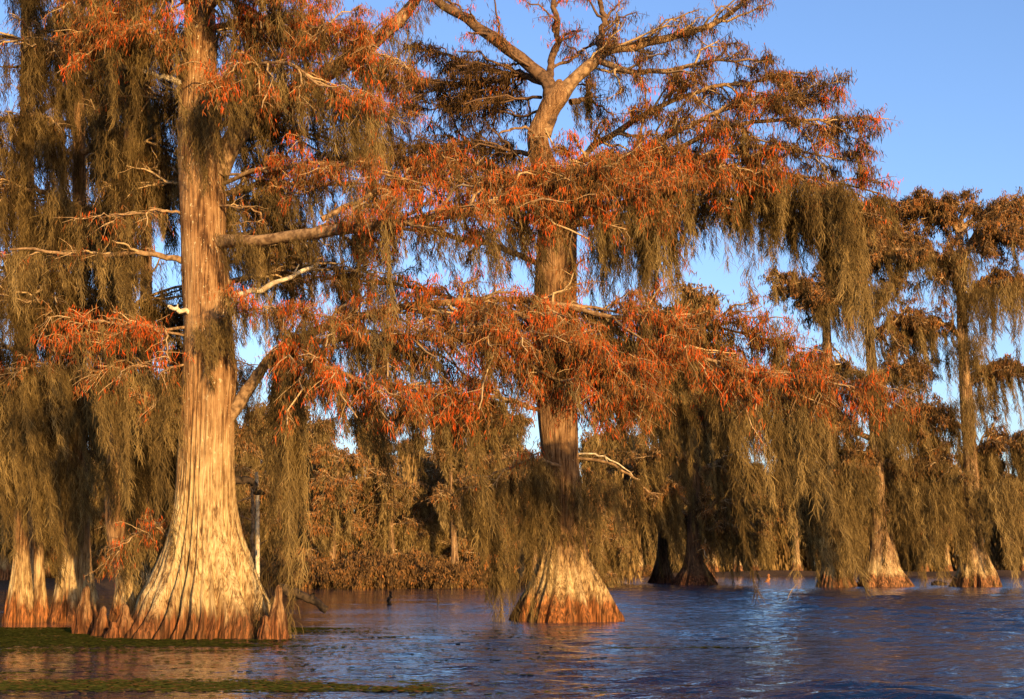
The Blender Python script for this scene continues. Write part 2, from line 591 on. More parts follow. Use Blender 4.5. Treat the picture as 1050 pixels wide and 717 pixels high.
def water_sheet():
    """one sheet of real wind waves: fine where the lake is near, coarse far away"""
    r = np.random.default_rng(77)
    xs = np.concatenate([[-1500, -500, -200, -110], np.linspace(-70, -17, 90), np.linspace(-16.8, 16.8, 420), np.linspace(17, 70, 130), [110, 200, 500, 1500]])
    ys = np.concatenate([[-60, -20, 0, 6, 9], 12 * np.exp(np.linspace(0, math.log(15), 760)), [220, 300, 500, 1000, 3000]])
    X, Y = np.meshgrid(xs, ys)
    Z = np.zeros_like(X)
    sx, sy = np.gradient(X, axis=1), np.gradient(Y, axis=0)
    for i in range(70):
        lam = 0.22 * (9.0 ** r.uniform(0, 1))
        th = r.normal(math.radians(75), 0.55)
        k = 2 * PI / lam
        kx, ky = k * math.cos(th), k * math.sin(th)
        ok = 1 / (1 + ((np.abs(kx) * sx + np.abs(ky) * sy) / 1.6) ** 6)
        Z += ok * (0.034 / k) * np.sin(kx * X + ky * Y + r.uniform(0, 6.28))
    wind = 1 / (1 + np.exp(-(X - (0.8 + 0.02 * (Y - 25)) - 2.0 * np.sin(Y * 0.22 + 0.5)) / 1.6))
    gust = 0.75 + 0.35 * np.sin(X * 0.21 + 1.7 * np.sin(Y * 0.13)) * np.sin(Y * 0.19 + 0.4)
    streak = 0.5 + 0.5 * np.sin(Y * 0.8 + 1.5 * np.sin(X * 0.15))
    Z *= 0.04 + 0.18 * streak ** 3 * (1 - wind) + 1.35 * wind * gust
    Z[np.hypot(X, Y) > 250] = 0
    idx = np.arange(X.size).reshape(X.shape)
    g = Geo()
    g.add(np.stack([X, Y, Z], -1), np.stack([idx[:-1, :-1], idx[:-1, 1:], idx[1:, 1:], idx[1:, :-1]], -1).reshape(-1, 4))
    tag(g.build('water', water_mat()), kind='structure')


water_sheet()


def shore(x):
    """distance of the waterline from the camera, by sideways position"""
    x = np.asarray(x, float)
    left = ground_depth(604.0)
    right = 190.0
    k = 1 / (1 + np.exp(-(x - 3) / 2.0))
    return left * (1 - k) + right * k + 2.0 * np.sin(x * 0.35) + 1.3 * np.sin(x * 0.9 + 1)


def gh(x, y):
    d = y - shore(x)
    return np.where(d < 0, np.maximum(-1.4, d * 0.12), np.minimum(0.5, d * 0.09)) + np.where(d > 4, 0.25 * np.sin(x * 0.21) * np.sin(y * 0.17), 0)


xs = np.concatenate([np.linspace(-1500, -90, 12), np.linspace(-80, 110, 150), np.linspace(120, 1500, 12)])
ys = np.concatenate([np.linspace(-60, 60, 14), np.linspace(64, 240, 120), np.linspace(260, 3000, 20)])
X, Yg = np.meshgrid(xs, ys)
Z = gh(X, Yg)
idx = np.arange(X.size).reshape(X.shape)
g = Geo()
g.add(np.stack([X, Yg, Z], -1), np.stack([idx[:-1, :-1], idx[:-1, 1:], idx[1:, 1:], idx[1:, :-1]], -1).reshape(-1, 4))
tag(g.build('ground', twig_mat('swamp_mud', (0.035, 0.02, 0.01), (0.12, 0.065, 0.03))), kind='structure')

def curtain(t, pts, n, L, mn=18, spread=0.18, sway=0.16, tone=0.5, depth=0.6, w=0.0095, zj=0.1):
    """moss clumps hanging from a line of twigs between the given points"""
    line = smooth(t.px(pts), 30)
    q = R.uniform(0, 1, n)
    rt = np.stack([np.interp(q, np.linspace(0, 1, 30), line[:, i]) for i in range(3)], -1)
    rt += R.normal(0, 1, (n, 3)) * np.array([0.12, depth, zj]) * t.det ** 0.3
    t.add_moss(rt, L * R.lognormal(-0.15, 0.45, n), mn, w, spread, sway, tone)


def snag(t, pts, r0, r1, name='dead_branch', mat='pale_wood', label=None):
    main = smooth(t.px(pts), 14)
    main[1:-1] += R.normal(0, 0.02 * t.det ** 0.5, (12, 3))
    g = Geo()
    g.tubes(main[None], np.linspace(r0, r1, 14)[None] * (1 + R.normal(0, 0.06, 14)), 7)
    # a few broken side twigs
    for k in (6, 9, 11):
        d = norm(main[k + 1] - main[k] + R.normal(0, 0.6, 3) * np.linalg.norm(main[k + 1] - main[k]))
        ln = np.linalg.norm(main[-1] - main[0]) * R.uniform(0.08, 0.22)
        g.tubes(smooth([main[k], main[k] + d * ln * 0.5, main[k] + d * ln + np.array([0, 0, -0.05 * ln])], 6)[None], np.linspace(r1 * 0.8, r1 * 0.25, 6)[None], 5)
    o = g.build(name, M[mat], t.root, t.loc)
    if label:
        o['label'] = label
    return o


# ---- A: the big cypress at the left, nearest to the camera
A = Tree('largest bald cypress, wide fluted sunlit trunk with red-orange needles, rising from green duckweed', (208, 652))
A.trunk([(652, 130, 287), (640, 138, 284), (625, 146, 278), (610, 152, 270), (595, 160, 263), (575, 168, 255), (550, 175, 246), (520, 180, 241), (490, 182, 240),
         (450, 184, 240), (410, 186, 241), (380, 187, 243), (350, 188, 238), (300, 188, 236), (250, 186, 232), (200, 184, 231), (150, 183, 226),
         (100, 185, 222), (50, 188, 221), (0, 190, 220), (-60, 194, 217), (-130, 198, 214)], flute=0.20, seed=4, rings=190, nth=200, flute_h=2.6)
# top of the frame: red sprays round the trunk
A.bough([(222, 182, 0), (238, 146, .2), (268, 116, .4), (300, 98, .6), (330, 78, .8), (362, 56, .9), (396, 34, 1), (420, 10, 1.1), (445, -25, 1.2)], .24, .10,
        n2=20, l2=1.7, t0=.2, beta=.25, tone=.72, moss=30, ml=.9, tw=8, leaf=9)
A.bough([(205, 30, 0), (250, 22, -.6), (300, 30, -1), (350, 42, -1.2), (400, 62, -1.4)], .07, .012, n2=40, l2=1.6, tone=.66, moss=60, ml=1.1, beta=.1, bsd=.45, tw=9, leaf=10)
A.bough([(205, -40, 0), (250, -60, .5), (320, -70, 1), (380, -60, 1.4)], .08, .012, n2=34, l2=2.0, tone=.6, bsd=.45, moss=50, ml=1.2, tw=8, leaf=9)
A.bough([(205, -60, 0), (160, -80, .5), (100, -90, 1), (50, -80, 1.4)], .08, .012, n2=30, l2=2.0, tone=.6, bsd=.45, moss=50, ml=1.2, tw=8, leaf=9)
A.bough([(205, 40, 0), (235, 30, .8), (275, 32, 1.4), (330, 20, 2)], .05, .012, n2=30, l2=1.5, tone=.6, bsd=.45, moss=40, ml=1.2, tw=8, leaf=9)
A.bough([(205, 60, 0), (170, 40, -.6), (135, 30, -1), (105, 36, -1.2)], .06, .012, n2=30, l2=1.5, tone=.66, moss=40, ml=1.2, bsd=.45, tw=9, leaf=10)
A.bough([(205, 20, 0), (230, 0, -.8), (255, -12, -1.4), (300, -10, -2)], .06, .012, n2=32, l2=1.7, tone=.66, bsd=.45, moss=30, ml=.9, tw=9, leaf=10)
A.bough([(205, 10, 0), (180, -8, -.7), (150, -14, -1.2), (90, -12, -1.6)], .06, .012, n2=28, l2=1.6, tone=.66, bsd=.45, moss=30, ml=1.0, tw=8, leaf=9)
A.bough([(215, 92, 0), (245, 70, -.9), (285, 66, -1.6), (330, 90, -2.0), (370, 110, -2.2)], .05, .01, n2=28, l2=1.5, bsd=.4, tone=.66, moss=60, ml=1.15, tw=8, leaf=8)
A.bough([(200, 100, 0), (210, 80, -1.2), (225, 76, -1.8), (240, 88, -2.2)], .04, .01, n2=8, l2=.8, tone=.75, moss=22, ml=1.1, tw=7, leaf=7)
# the long horizontal limb across the picture
A.bough([(206, 256, .25), (228, 247, -.25), (252, 241, -.8), (285, 237, -1.3), (330, 231, -1.9), (385, 226, -2.4), (440, 221, -2.6), (505, 214, -2.4), (570, 205, -1.6), (640, 197, -1.4), (700, 190, -1.2)], .15, .03,
        n2=52, l2=1.85, t0=.42, beta=.22, bsd=.42, tone=.62, moss=76, ml=.7, mt0=.2, tw=9, leaf=10)
A.bough([(330, 225, -1.6), (370, 203, -1.4), (430, 185, -1), (500, 178, -1.3), (570, 175, -1.5)], .06, .012, n2=34, l2=1.4, t0=.3, beta=.22, bsd=.35, tone=.6, moss=12, ml=.5, tw=9, leaf=10)
A.bough([(225, 190, 0), (265, 176, -.6), (310, 168, -1.1), (370, 176, -1.5), (440, 190, -1.7)], .05, .012, n2=20, l2=1.1, beta=.25, tone=.66, moss=8, ml=.5, tw=8, leaf=9)
# the second, lower tier that spreads far to the right
A.bough([(225, 440, 0), (246, 412, -.1), (258, 390, -.2), (268, 374, -.2), (292, 352, -.4), (345, 330, -.7), (420, 316, -1), (500, 310, -1.2), (570, 312, -1.3), (640, 322, -1.3)], .15, .02,
        n2=56, l2=2.0, t0=.42, beta=-.02, bsd=.45, tone=.62, moss=85, ml=.9, mt0=.45, tw=9, leaf=11)
A.bough([(292, 352, -.4), (350, 352, -1.2), (420, 350, -1.8), (500, 352, -2.2), (580, 360, -2.5), (660, 376, -2.7)], .07, .012,
        n2=50, l2=1.7, beta=-.1, bsd=.45, tone=.66, moss=70, ml=1.0, tw=9, leaf=11)
A.bough([(268, 374, -.2), (310, 372, -1.1), (370, 385, -1.7), (440, 398, -2), (500, 410, -2.1)], .06, .012, n2=40, l2=1.5, beta=-.1, bsd=.45, tone=.60, moss=70, ml=1.0, t0=.25, mt0=.3, tw=8, leaf=10)
A.bough([(570, 312, -1.3), (640, 330, -1.5), (700, 338, -1.6), (760, 345, -1.5), (820, 362, -1.2)], .05, .012, n2=42, l2=1.5, beta=0, bsd=.4, tone=.66, moss=46, ml=1.0, tw=9, leaf=10)
A.bough([(640, 322, -1.3), (700, 352, -2), (760, 374, -2.2), (830, 388, -2.2), (895, 400, -2)], .045, .012, n2=40, l2=1.3, beta=-.04, bsd=.4, tone=.68, moss=50, ml=1.15, tw=9, leaf=10)
# boughs on its far side, shade put into their dark tones, hung with moss
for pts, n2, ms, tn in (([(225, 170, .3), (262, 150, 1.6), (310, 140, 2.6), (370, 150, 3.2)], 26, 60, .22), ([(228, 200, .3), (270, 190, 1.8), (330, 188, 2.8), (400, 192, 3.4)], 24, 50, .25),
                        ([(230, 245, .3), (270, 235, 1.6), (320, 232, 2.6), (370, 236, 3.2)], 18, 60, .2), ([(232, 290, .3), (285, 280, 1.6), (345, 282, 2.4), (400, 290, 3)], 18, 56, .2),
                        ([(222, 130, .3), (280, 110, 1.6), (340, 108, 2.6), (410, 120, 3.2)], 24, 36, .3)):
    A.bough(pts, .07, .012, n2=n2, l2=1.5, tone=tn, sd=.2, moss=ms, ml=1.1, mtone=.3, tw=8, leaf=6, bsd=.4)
for pts, n2, bt in (([(440, 222, .1), (500, 205, -1), (560, 190, -1.6), (620, 178, -2)], 30, .1), ([(480, 216, .1), (540, 200, -1.2), (600, 192, -2), (660, 190, -2.4)], 30, .05),
                    ([(420, 316, -1), (480, 330, -2), (540, 345, -2.8), (600, 352, -3.2)], 34, -.1), ([(500, 310, -1.2), (560, 335, -2.2), (610, 362, -2.8), (660, 385, -3)], 34, -.1),
                    ([(480, 330, -2), (530, 362, -2.6), (580, 390, -3), (625, 405, -3.2)], 26, -.15)):
    A.bough(pts, .05, .011, n2=n2, l2=1.4, bsd=.42, beta=bt, tone=.6, moss=16, ml=.6, tw=9, leaf=9)
# left side limbs
A.bough([(195, 270, 0), (172, 264, -.2), (150, 259, -.4), (112, 258, -.6), (62, 262, -.8), (10, 256, -1)], .075, .02, n2=9, l2=.8, moss=34, ml=1.0, tone=.5, tw=4, leaf=3, t0=.3, mt0=.35)
A.bough([(195, 222, 0), (160, 215, -.5), (128, 217, -.8), (85, 224, -1)], .032, .01, n2=8, l2=.7, moss=14, ml=.8, tone=.6, tw=5, leaf=3)
A.bough([(205, 335, 0), (165, 336, -.6), (135, 345, -.9), (100, 352, -1.2), (60, 345, -1.4)], .035, .008, n2=13, l2=1.0, moss=10, ml=.7, tone=.78, tw=7, leaf=6)
A.bough([(205, 345, 0), (160, 340, -.8), (120, 330, -1.2), (72, 326, -1.5)], .03, .008, n2=11, l2=.9, moss=8, ml=.7, tone=.8, tw=7, leaf=6)
A.bough([(205, 372, 0), (160, 372, -.7), (130, 372, -1), (98, 380, -1.2)], .028, .008, n2=10, l2=.9, moss=34, ml=1.6, tone=.72, tw=6, leaf=5)
A.bough([(205, 410, 0), (170, 409, -.5), (145, 408, -.7)], .022, .008, n2=5, l2=.6, moss=12, ml=1.2, tone=.66, tw=5, leaf=4)
A.bough([(215, 330, 0), (235, 325, -.8), (262, 318, -1.2), (300, 318, -1.4), (350, 330, -1.5)], .03, .008, n2=14, l2=1.0, moss=30, ml=.9, tone=.72, tw=7, leaf=7)
A.bough([(212, 215, 0), (240, 214, -.5), (262, 218, -.6), (274, 230, -.7)], .03, .01, n2=4, l2=.5, moss=8, ml=.7, tone=.6, tw=4, leaf=3)
A.bough([(222, 180, 0), (258, 177, -.5), (280, 182, -.7), (292, 196, -.9), (330, 190, -1)], .03, .009, n2=9, l2=.7, moss=20, ml=.9, tone=.62, tw=6, leaf=5)
snag(A, [(200, 92, 0), (172, 80, -.3), (150, 74, -.4), (122, 67, -.5)], .07, .03, label='pale broken stub high on the left of the trunk')
snag(A, [(225, 305, 0), (262, 297, -.3), (296, 286, -.5), (326, 271, -.6)], .07, .035, label='pale bare branch pointing up to the right')
snag(A, [(205, 325, 0), (186, 319, -.5), (172, 314, -.6)], .06, .035)
# moss on the trunk and along the right of it
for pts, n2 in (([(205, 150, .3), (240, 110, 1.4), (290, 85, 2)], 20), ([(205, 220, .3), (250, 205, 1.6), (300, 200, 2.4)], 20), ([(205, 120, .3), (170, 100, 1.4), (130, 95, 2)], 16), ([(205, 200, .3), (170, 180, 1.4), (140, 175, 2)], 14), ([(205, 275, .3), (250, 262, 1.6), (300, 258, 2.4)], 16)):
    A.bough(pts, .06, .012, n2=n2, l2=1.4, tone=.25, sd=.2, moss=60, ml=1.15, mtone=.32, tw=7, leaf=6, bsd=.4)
curtain(A, [(190, 110, -.7), (222, 100, -.7)], 16, 1.2, depth=.15, mn=16)
curtain(A, [(232, 60, -.8), (285, 52, -.8)], 26, 1.7, depth=.4)
curtain(A, [(205, 330, -.75), (240, 335, -.7)], 16, .9, depth=.12)
curtain(A, [(236, 244, -.5), (275, 244, -.9)], 18, 1.2, depth=.4, tone=.45)
curtain(A, [(284, 372, -.4), (299, 356, -.5)], 40, 3.4, depth=.15, mn=20, spread=.15, sway=.0, tone=.55)
curtain(A, [(320, 350, -.5), (420, 330, -1)], 40, 1.4, depth=.8)
curtain(A, [(355, 40, .9), (398, 60, .9)], 24, 1.3, depth=.4)
curtain(A, [(372, 100, .3), (384, 110, .3)], 12, 1.8, depth=.1, sway=0, spread=.08)
# lower left: a low bough trailing its moss down to the water
A.bough([(190, 560, .3), (160, 548, .2), (135, 552, 0), (112, 570, 0)], .03, .008, n2=10, l2=.7, moss=18, ml=.8, tone=.66, tw=7, leaf=5)
A.bough([(235, 490, .3), (252, 497, .4), (262, 503, .4), (270, 506, .5)], .09, .04, n2=0, moss=0, mat=M['dark_wood'])
A.finish()

# ---- B: the cypress standing alone in open water
B = Tree('solitary bald cypress with flared moss-draped base, standing in open rippled water', (582, 636))
B.barkmat = M['bark_mid']
B.trunk([(636, 526, 639), (625, 530, 633), (612, 536, 626), (598, 544, 617), (580, 551, 606), (560, 556, 601), (535, 560, 598), (500, 559, 596), (460, 554, 593), (420, 550, 592),
         (360, 548, 592), (300, 547, 591), (250, 551, 592), (215, 554, 590), (180, 548, 576), (155, 542, 565), (135, 541, 562), (118, 549, 572), (106, 554, 581), (97, 559, 583), (88, 566, 580), (82, 571, 576)],
        flute=0.19, seed=9, rings=170, nth=180, flute_h=1.5)
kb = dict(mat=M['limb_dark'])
B.bough([(560, 128, 0), (565, 108, 0), (561, 90, 0), (545, 70, 0), (515, 47, 0), (487, 28, 0), (462, 12, 0), (440, -4, 0), (415, -30, 0)], .23, .08, n2=16, l2=1.8, t0=.35, beta=.3, tone=.45, sd=.3, moss=0, tw=7, leaf=5, **kb)
B.bough([(557, 138, 0), (568, 112, 0), (587, 90, 0), (605, 70, 0), (618, 55, 0), (650, 50, 0), (690, 38, 0), (730, 22, 0), (770, -4, 0)], .22, .05, n2=30, l2=2.2, t0=.3, beta=.15, tone=.3, moss=8, ml=.8, tw=8, leaf=5)
B.bough([(560, 88, 0), (566, 66, .3), (572, 40, .4), (568, 5, .5), (575, -30, .6)], .12, .05, n2=10, l2=1.6, t0=.3, beta=.2, tone=.55, sd=.3, moss=0, tw=7, leaf=5, **kb)
B.bough([(618, 56, 0), (616, 36, .2), (620, 10, .3), (610, -20, .4)], .12, .05, n2=8, l2=1.4, t0=.3, beta=.2, tone=.4, moss=0, tw=7, leaf=5, **kb)
B.bough([(566, 70, .2), (590, 50, .5), (620, 40, .8)], .05, .02, n2=7, l2=1.2, tone=.3, moss=0, tw=7, leaf=5, **kb)
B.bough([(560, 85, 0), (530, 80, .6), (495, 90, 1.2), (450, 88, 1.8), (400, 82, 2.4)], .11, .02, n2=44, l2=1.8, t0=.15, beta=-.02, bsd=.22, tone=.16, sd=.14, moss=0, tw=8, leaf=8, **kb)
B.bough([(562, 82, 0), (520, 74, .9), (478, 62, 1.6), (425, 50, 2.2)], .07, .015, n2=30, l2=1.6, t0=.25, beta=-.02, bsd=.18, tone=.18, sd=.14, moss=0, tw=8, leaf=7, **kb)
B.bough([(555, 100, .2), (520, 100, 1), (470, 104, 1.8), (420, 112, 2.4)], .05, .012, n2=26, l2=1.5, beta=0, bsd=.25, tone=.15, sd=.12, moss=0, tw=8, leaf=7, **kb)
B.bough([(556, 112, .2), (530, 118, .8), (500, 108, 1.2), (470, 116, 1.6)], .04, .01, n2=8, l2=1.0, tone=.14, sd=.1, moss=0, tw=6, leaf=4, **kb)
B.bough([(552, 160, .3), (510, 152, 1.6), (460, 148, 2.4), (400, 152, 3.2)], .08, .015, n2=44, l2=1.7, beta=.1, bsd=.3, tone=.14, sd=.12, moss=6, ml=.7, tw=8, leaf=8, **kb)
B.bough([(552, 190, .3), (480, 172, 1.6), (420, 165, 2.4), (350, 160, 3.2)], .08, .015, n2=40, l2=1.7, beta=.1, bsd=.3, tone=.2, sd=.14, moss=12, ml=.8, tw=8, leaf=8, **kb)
snag(B, [(556, 150, -.3), (545, 134, -.6), (530, 131, -.7), (512, 137, -.8)], .05, .025, mat='limb', label='pale crooked stub below the fork')
B.bough([(585, 105, 0), (596, 98, .3), (606, 92, .3), (602, 84, .3)], .09, .03, n2=8, l2=.9, moss=22, ml=1.0, mtone=.2, tone=.2, tw=5, leaf=4, **kb)
# right tiers, sunlit
for q, (pts, n2, l2, tn, ms, ml) in enumerate([
    ([(574, 185, 0), (618, 146, -.4), (668, 114, -.8), (725, 94, -1), (785, 84, -1.2), (830, 80, -1.2)], 30, 1.8, .36, 6, .5),
    ([(612, 62, 0), (660, 78, -.8), (715, 68, -1.4), (790, 62, -1.8)], 15, 1.6, .26, 0, .5),
    ([(572, 190, 0), (625, 168, -.8), (690, 132, -1.4), (745, 104, -1.8), (800, 94, -2), (840, 96, -2)], 28, 1.8, .34, 8, .6),
    ([(575, 210, 0), (640, 182, -1.2), (700, 152, -2), (770, 124, -2.5), (840, 122, -2.8), (862, 132, -2.8)], 32, 1.9, .36, 10, .6),
    ([(575, 215, 0), (640, 192, -1.2), (710, 168, -2), (780, 152, -2.4), (880, 166, -2.6)], 38, 2.0, .40, 24, .7),
    ([(575, 225, 0), (650, 205, -1), (720, 182, -1.6), (805, 178, -2), (908, 200, -2.2)], 34, 2.0, .44, 60, .9),
    ([(575, 232, 0), (650, 222, -1.2), (720, 205, -2), (790, 205, -2.2), (870, 215, -2.2)], 30, 1.8, .44, 80, 1.1),
    ([(575, 205, 0), (600, 190, -1.6), (660, 180, -2.6), (720, 172, -3), (780, 180, -3)], 28, 1.6, .6, 24, .8),
    ([(570, 190, 0), (590, 170, -1.4), (630, 160, -2.2), (680, 155, -2.6)], 20, 1.4, .66, 8, .6),
]):
    B.bough(pts, .10, .014, n2=n2, l2=l2, tone=tn, sd=.22, beta=.10, bsd=.36, moss=ms, ml=ml, mt0=.3, tw=9, leaf=10)
curtain(B, [(606, 225, -1), (690, 215, -1.6)], 96, 1.7, depth=.7, sway=.06)
curtain(B, [(652, 205, -1.5), (672, 205, -1.5)], 22, 3.2, depth=.2, spread=.16, sway=.02, tone=.6)
curtain(B, [(700, 205, -1.6), (800, 200, -2)], 70, 1.3, depth=.7, sway=.05)
curtain(B, [(785, 195, -2), (880, 205, -2)], 110, 1.8, depth=.8, sway=.04, tone=.5)
curtain(B, [(840, 190, -2), (872, 205, -2)], 36, 3.0, depth=.5, sway=.04, tone=.55)
curtain(B, [(480, 232, -1), (560, 226, -.8)], 26, 1.4, depth=.5, tone=.45)
# boughs of its left side, behind the near limb, their shade put into tone
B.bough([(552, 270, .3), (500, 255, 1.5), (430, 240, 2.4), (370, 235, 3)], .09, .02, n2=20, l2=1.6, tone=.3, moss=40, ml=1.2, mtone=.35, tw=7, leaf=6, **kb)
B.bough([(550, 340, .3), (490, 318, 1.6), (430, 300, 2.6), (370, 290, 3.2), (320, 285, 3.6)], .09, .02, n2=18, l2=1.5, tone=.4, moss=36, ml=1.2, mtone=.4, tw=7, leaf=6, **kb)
# middle and lower right tiers
B.bough([(585, 345, 0), (640, 350, -.6), (700, 372, -1), (760, 392, -1.2), (830, 408, -1.2)], .09, .014, n2=28, l2=1.7, tone=.5, moss=50, ml=1.1, beta=0, tw=8, leaf=9)
B.bough([(585, 395, 0), (640, 398, .4), (700, 405, .6), (760, 412, .8)], .08, .014, n2=18, l2=1.5, tone=.4, moss=30, ml=1.1, beta=0, tw=8, leaf=7)
curtain(B, [(600, 345, -.6), (690, 372, -1)], 26, 1.1, depth=.6)
curtain(B, [(660, 392, -.8), (790, 408, -1)], 30, 1.3, depth=.9, sway=.2)
curtain(B, [(740, 405, -1), (830, 418, -1)], 44, 2.9, depth=.6, sway=.2, tone=.58)
B.bough([(552, 420, .2), (500, 412, -.6), (440, 420, -1.1), (380, 430, -1.4)], .06, .012, n2=20, l2=1.5, tone=.5, moss=60, ml=1.1, tw=8, leaf=8)
# low boughs and the moss skirt over the foot
B.bough([(575, 478, -.4), (555, 476, -.8), (520, 482, -1.1), (488, 500, -1.3), (478, 503, -1.3)], .05, .012, n2=10, l2=.9, tone=.5, moss=24, ml=1.4, tw=5, leaf=4)
curtain(B, [(488, 500, -1.2), (560, 480, -.9)], 42, 2.3, depth=.4, sway=.06)
curtain(B, [(545, 485, -.8), (600, 500, -.7)], 17, 1.3, depth=.25, sway=.12, mn=16)
curtain(B, [(556, 540, -.8), (604, 545, -.8)], 9, .6, depth=.15, sway=.08, mn=12)
snag(B, [(588, 470, 0), (625, 475, -.4), (648, 488, -.6), (662, 502, -.7), (676, 511, -.8)], .045, .02, mat='limb', label='pale broken branch low on the right')
snag(B, [(590, 466, 0), (622, 469, -.3), (656, 492, -.4)], .03, .014)
curtain(B, [(600, 480, -.5), (662, 490, -.7)], 18, 1.4, depth=.4, sway=.12)
B.finish()


# ---- the cluster at the left edge
def side_tree(label, base, rows, boughs, curtains, seed, **kw):
    t = Tree(label, base, **kw)
    t.barkmat = M['bark_mid']
    t.trunk(rows, flute=.2, seed=seed, rings=90, nth=110, flute_h=1.6)
    for b in boughs:
        pts, r0, opt = b
        t.bough(pts, r0, .012, **opt)
    for c in curtains:
        curtain(t, *c[0], **c[1])
    t.finish()
    return t


dk = dict(tone=.16, sd=.18, tw=5, leaf=5, moss=50, ml=1.6, n2=14, l2=1.6, mtone=.2)  # low tones: shade of the upper left put into leaf and moss colour
F1 = side_tree('moss-shrouded cypress with a stout bright base, second trunk left of the largest cypress', (77, 638),
  [(638, 51, 103), (625, 54, 101), (605, 58, 97), (580, 62, 93), (550, 66, 91), (500, 68, 90), (440, 70, 89), (360, 72, 88), (250, 74, 88), (120, 76, 87), (0, 77, 85), (-60, 78, 83)],
  [([(80, 60, 0), (50, 45, -1), (10, 40, -1.6), (-30, 50, -2)], .1, dk), ([(80, 90, 0), (110, 70, -.8), (150, 75, -1.4)], .1, dk),
   ([(80, 130, 0), (40, 118, -.8), (0, 122, -1.4), (-30, 130, -1.6)], .1, dk), ([(80, 160, 0), (110, 140, -.5), (135, 120, -.8), (160, 108, -1)], .1, dk),
   ([(80, 215, 0), (40, 195, -.8), (0, 200, -1.2)], .1, dk), ([(80, 250, 0), (105, 215, -.4), (125, 200, -.6)], .1, dk),
   ([(80, 330, 0), (50, 310, -.8), (10, 305, -1.2)], .09, dk), ([(80, 20, 0), (60, -10, -1), (20, -20, -1.5)], .1, dk), ([(80, 10, 0), (110, -15, -.5), (150, -20, -1)], .1, dk),
   ([(80, 410, 0), (50, 385, -1), (15, 378, -1.6)], .08, dict(dk, tone=.6)), ([(80, 420, 0), (110, 390, -.8), (150, 385, -1.4), (185, 400, -1.8)], .08, dict(dk, tone=.6))],
  [(([(15, 385, -1.4), (100, 375, -1.2)], 60, 2.5), dict(sway=.3, depth=.6, tone=.58)), (([(90, 385, -1.2), (165, 400, -1.4)], 44, 2.2), dict(sway=.25, depth=.5, tone=.55)),
   (([(60, 470, -.9), (100, 480, -.9)], 24, 2.0), dict(sway=.2, depth=.3, tone=.56)), (([(20, 470, -1), (60, 490, -1)], 18, 1.8), dict(sway=.2, depth=.3, tone=.55)),
   (([(105, 205, -.6), (125, 200, -.6)], 30, 2.2), dict(sway=.0, depth=.2, tone=.42)), (([(15, 120, -1), (60, 125, -1)], 40, 2.2), dict(sway=.1, tone=.3)),  # low tones paint the shade on the upper moss
   (([(90, 125, -.7), (160, 110, -1)], 60, 1.8), dict(sway=.22, tone=.33)), (([(15, 215, -1), (70, 215, -1)], 50, 2.6), dict(sway=.1, tone=.3)), (([(60, 200, -1), (115, 230, -1)], 40, 2.6), dict(sway=.1, tone=.3))], 21, det=1.15)
F2 = side_tree('slim moss-covered cypress at the left edge, its base broader than the thin trunk beside it', (22, 638),
  [(638, 4, 38), (620, 7, 35), (590, 12, 32), (550, 15, 29), (450, 17, 28), (300, 19, 28), (100, 21, 28), (-40, 22, 27)],
  [([(24, 200, 0), (0, 180, -.5), (-30, 170, -1)], .08, dk), ([(24, 300, 0), (50, 280, -.6), (70, 290, -1)], .08, dk), ([(24, 80, 0), (50, 60, -.6), (80, 62, -1)], .08, dk), ([(24, 400, 0), (0, 380, -.6), (-30, 380, -1)], .08, dk)],
  [(([(0, 470, -.8), (40, 480, -.8)], 28, 2.0), dict(sway=.22, depth=.3)), (([(0, 400, -.8), (40, 410, -.8)], 40, 2.3), dict(sway=.22, depth=.3))], 22, det=1.15)
F3 = side_tree('thin leaning cypress trunk standing between two stouter mossy trunks at the left edge', (42, 638),
  [(638, 34, 52), (615, 35, 48), (580, 35, 45), (540, 34, 43), (480, 32, 40), (400, 30, 37), (300, 29, 35)],
  [([(34, 380, 0), (10, 360, .5), (-10, 355, .8)], .05, dict(dk, moss=30)), ([(33, 330, 0), (60, 320, .5), (80, 330, .8)], .05, dict(dk, moss=30))], [], 23, det=1.15)
F4 = side_tree('cypress with narrow pointed bright buttress, close to the left of the largest cypress', (127, 648),
  [(648, 112, 143), (630, 114, 141), (610, 118, 138), (590, 118, 132), (570, 114, 129), (540, 109, 128), (500, 108, 128), (450, 112, 130), (380, 118, 133), (250, 124, 136), (100, 128, 138), (-20, 130, 138)],
  [([(122, 330, 0), (150, 310, .6), (175, 315, 1)], .08, dk), ([(125, 170, 0), (150, 150, .6), (175, 160, 1)], .08, dk), ([(127, 60, 0), (160, 40, .6), (180, 40, 1)], .08, dk), ([(122, 440, 0), (150, 430, .6), (175, 440, 1)], .06, dict(dk, tone=.6))],
  [(([(124, 30, -.4), (134, 60, -.5)], 30, 1.6), dict(sway=.1, depth=.15)), (([(124, 140, -.4), (132, 150, -.5)], 34, 2.0), dict(sway=.05, depth=.15, tone=.32)), (([(118, 240, -.4), (130, 250, -.5)], 34, 2.2), dict(sway=.1, depth=.15, tone=.4)), (([(112, 330, -.4), (128, 345, -.5)], 34, 2.4), dict(sway=.1, depth=.15, tone=.32)), (([(105, 470, -.5), (130, 475, -.5)], 12, 1.2), dict(sway=.12, depth=.2)), (([(130, 440, .4), (172, 445, .6)], 30, 1.8), dict(sway=.2, depth=.4)), (([(140, 560, .4), (170, 560, .5)], 20, 1.2), dict(sway=.2, depth=.3))], 24, det=1.1)  # low-toned upper curtains have the shade in their colour
dg = dict(tone=.12, sd=.1, tw=5, leaf=5, moss=60, ml=2.0, n2=14, l2=2.4, mtone=.25, mat=M['limb_dark'])  # dark tones and limbs carry the shade behind the front trunks
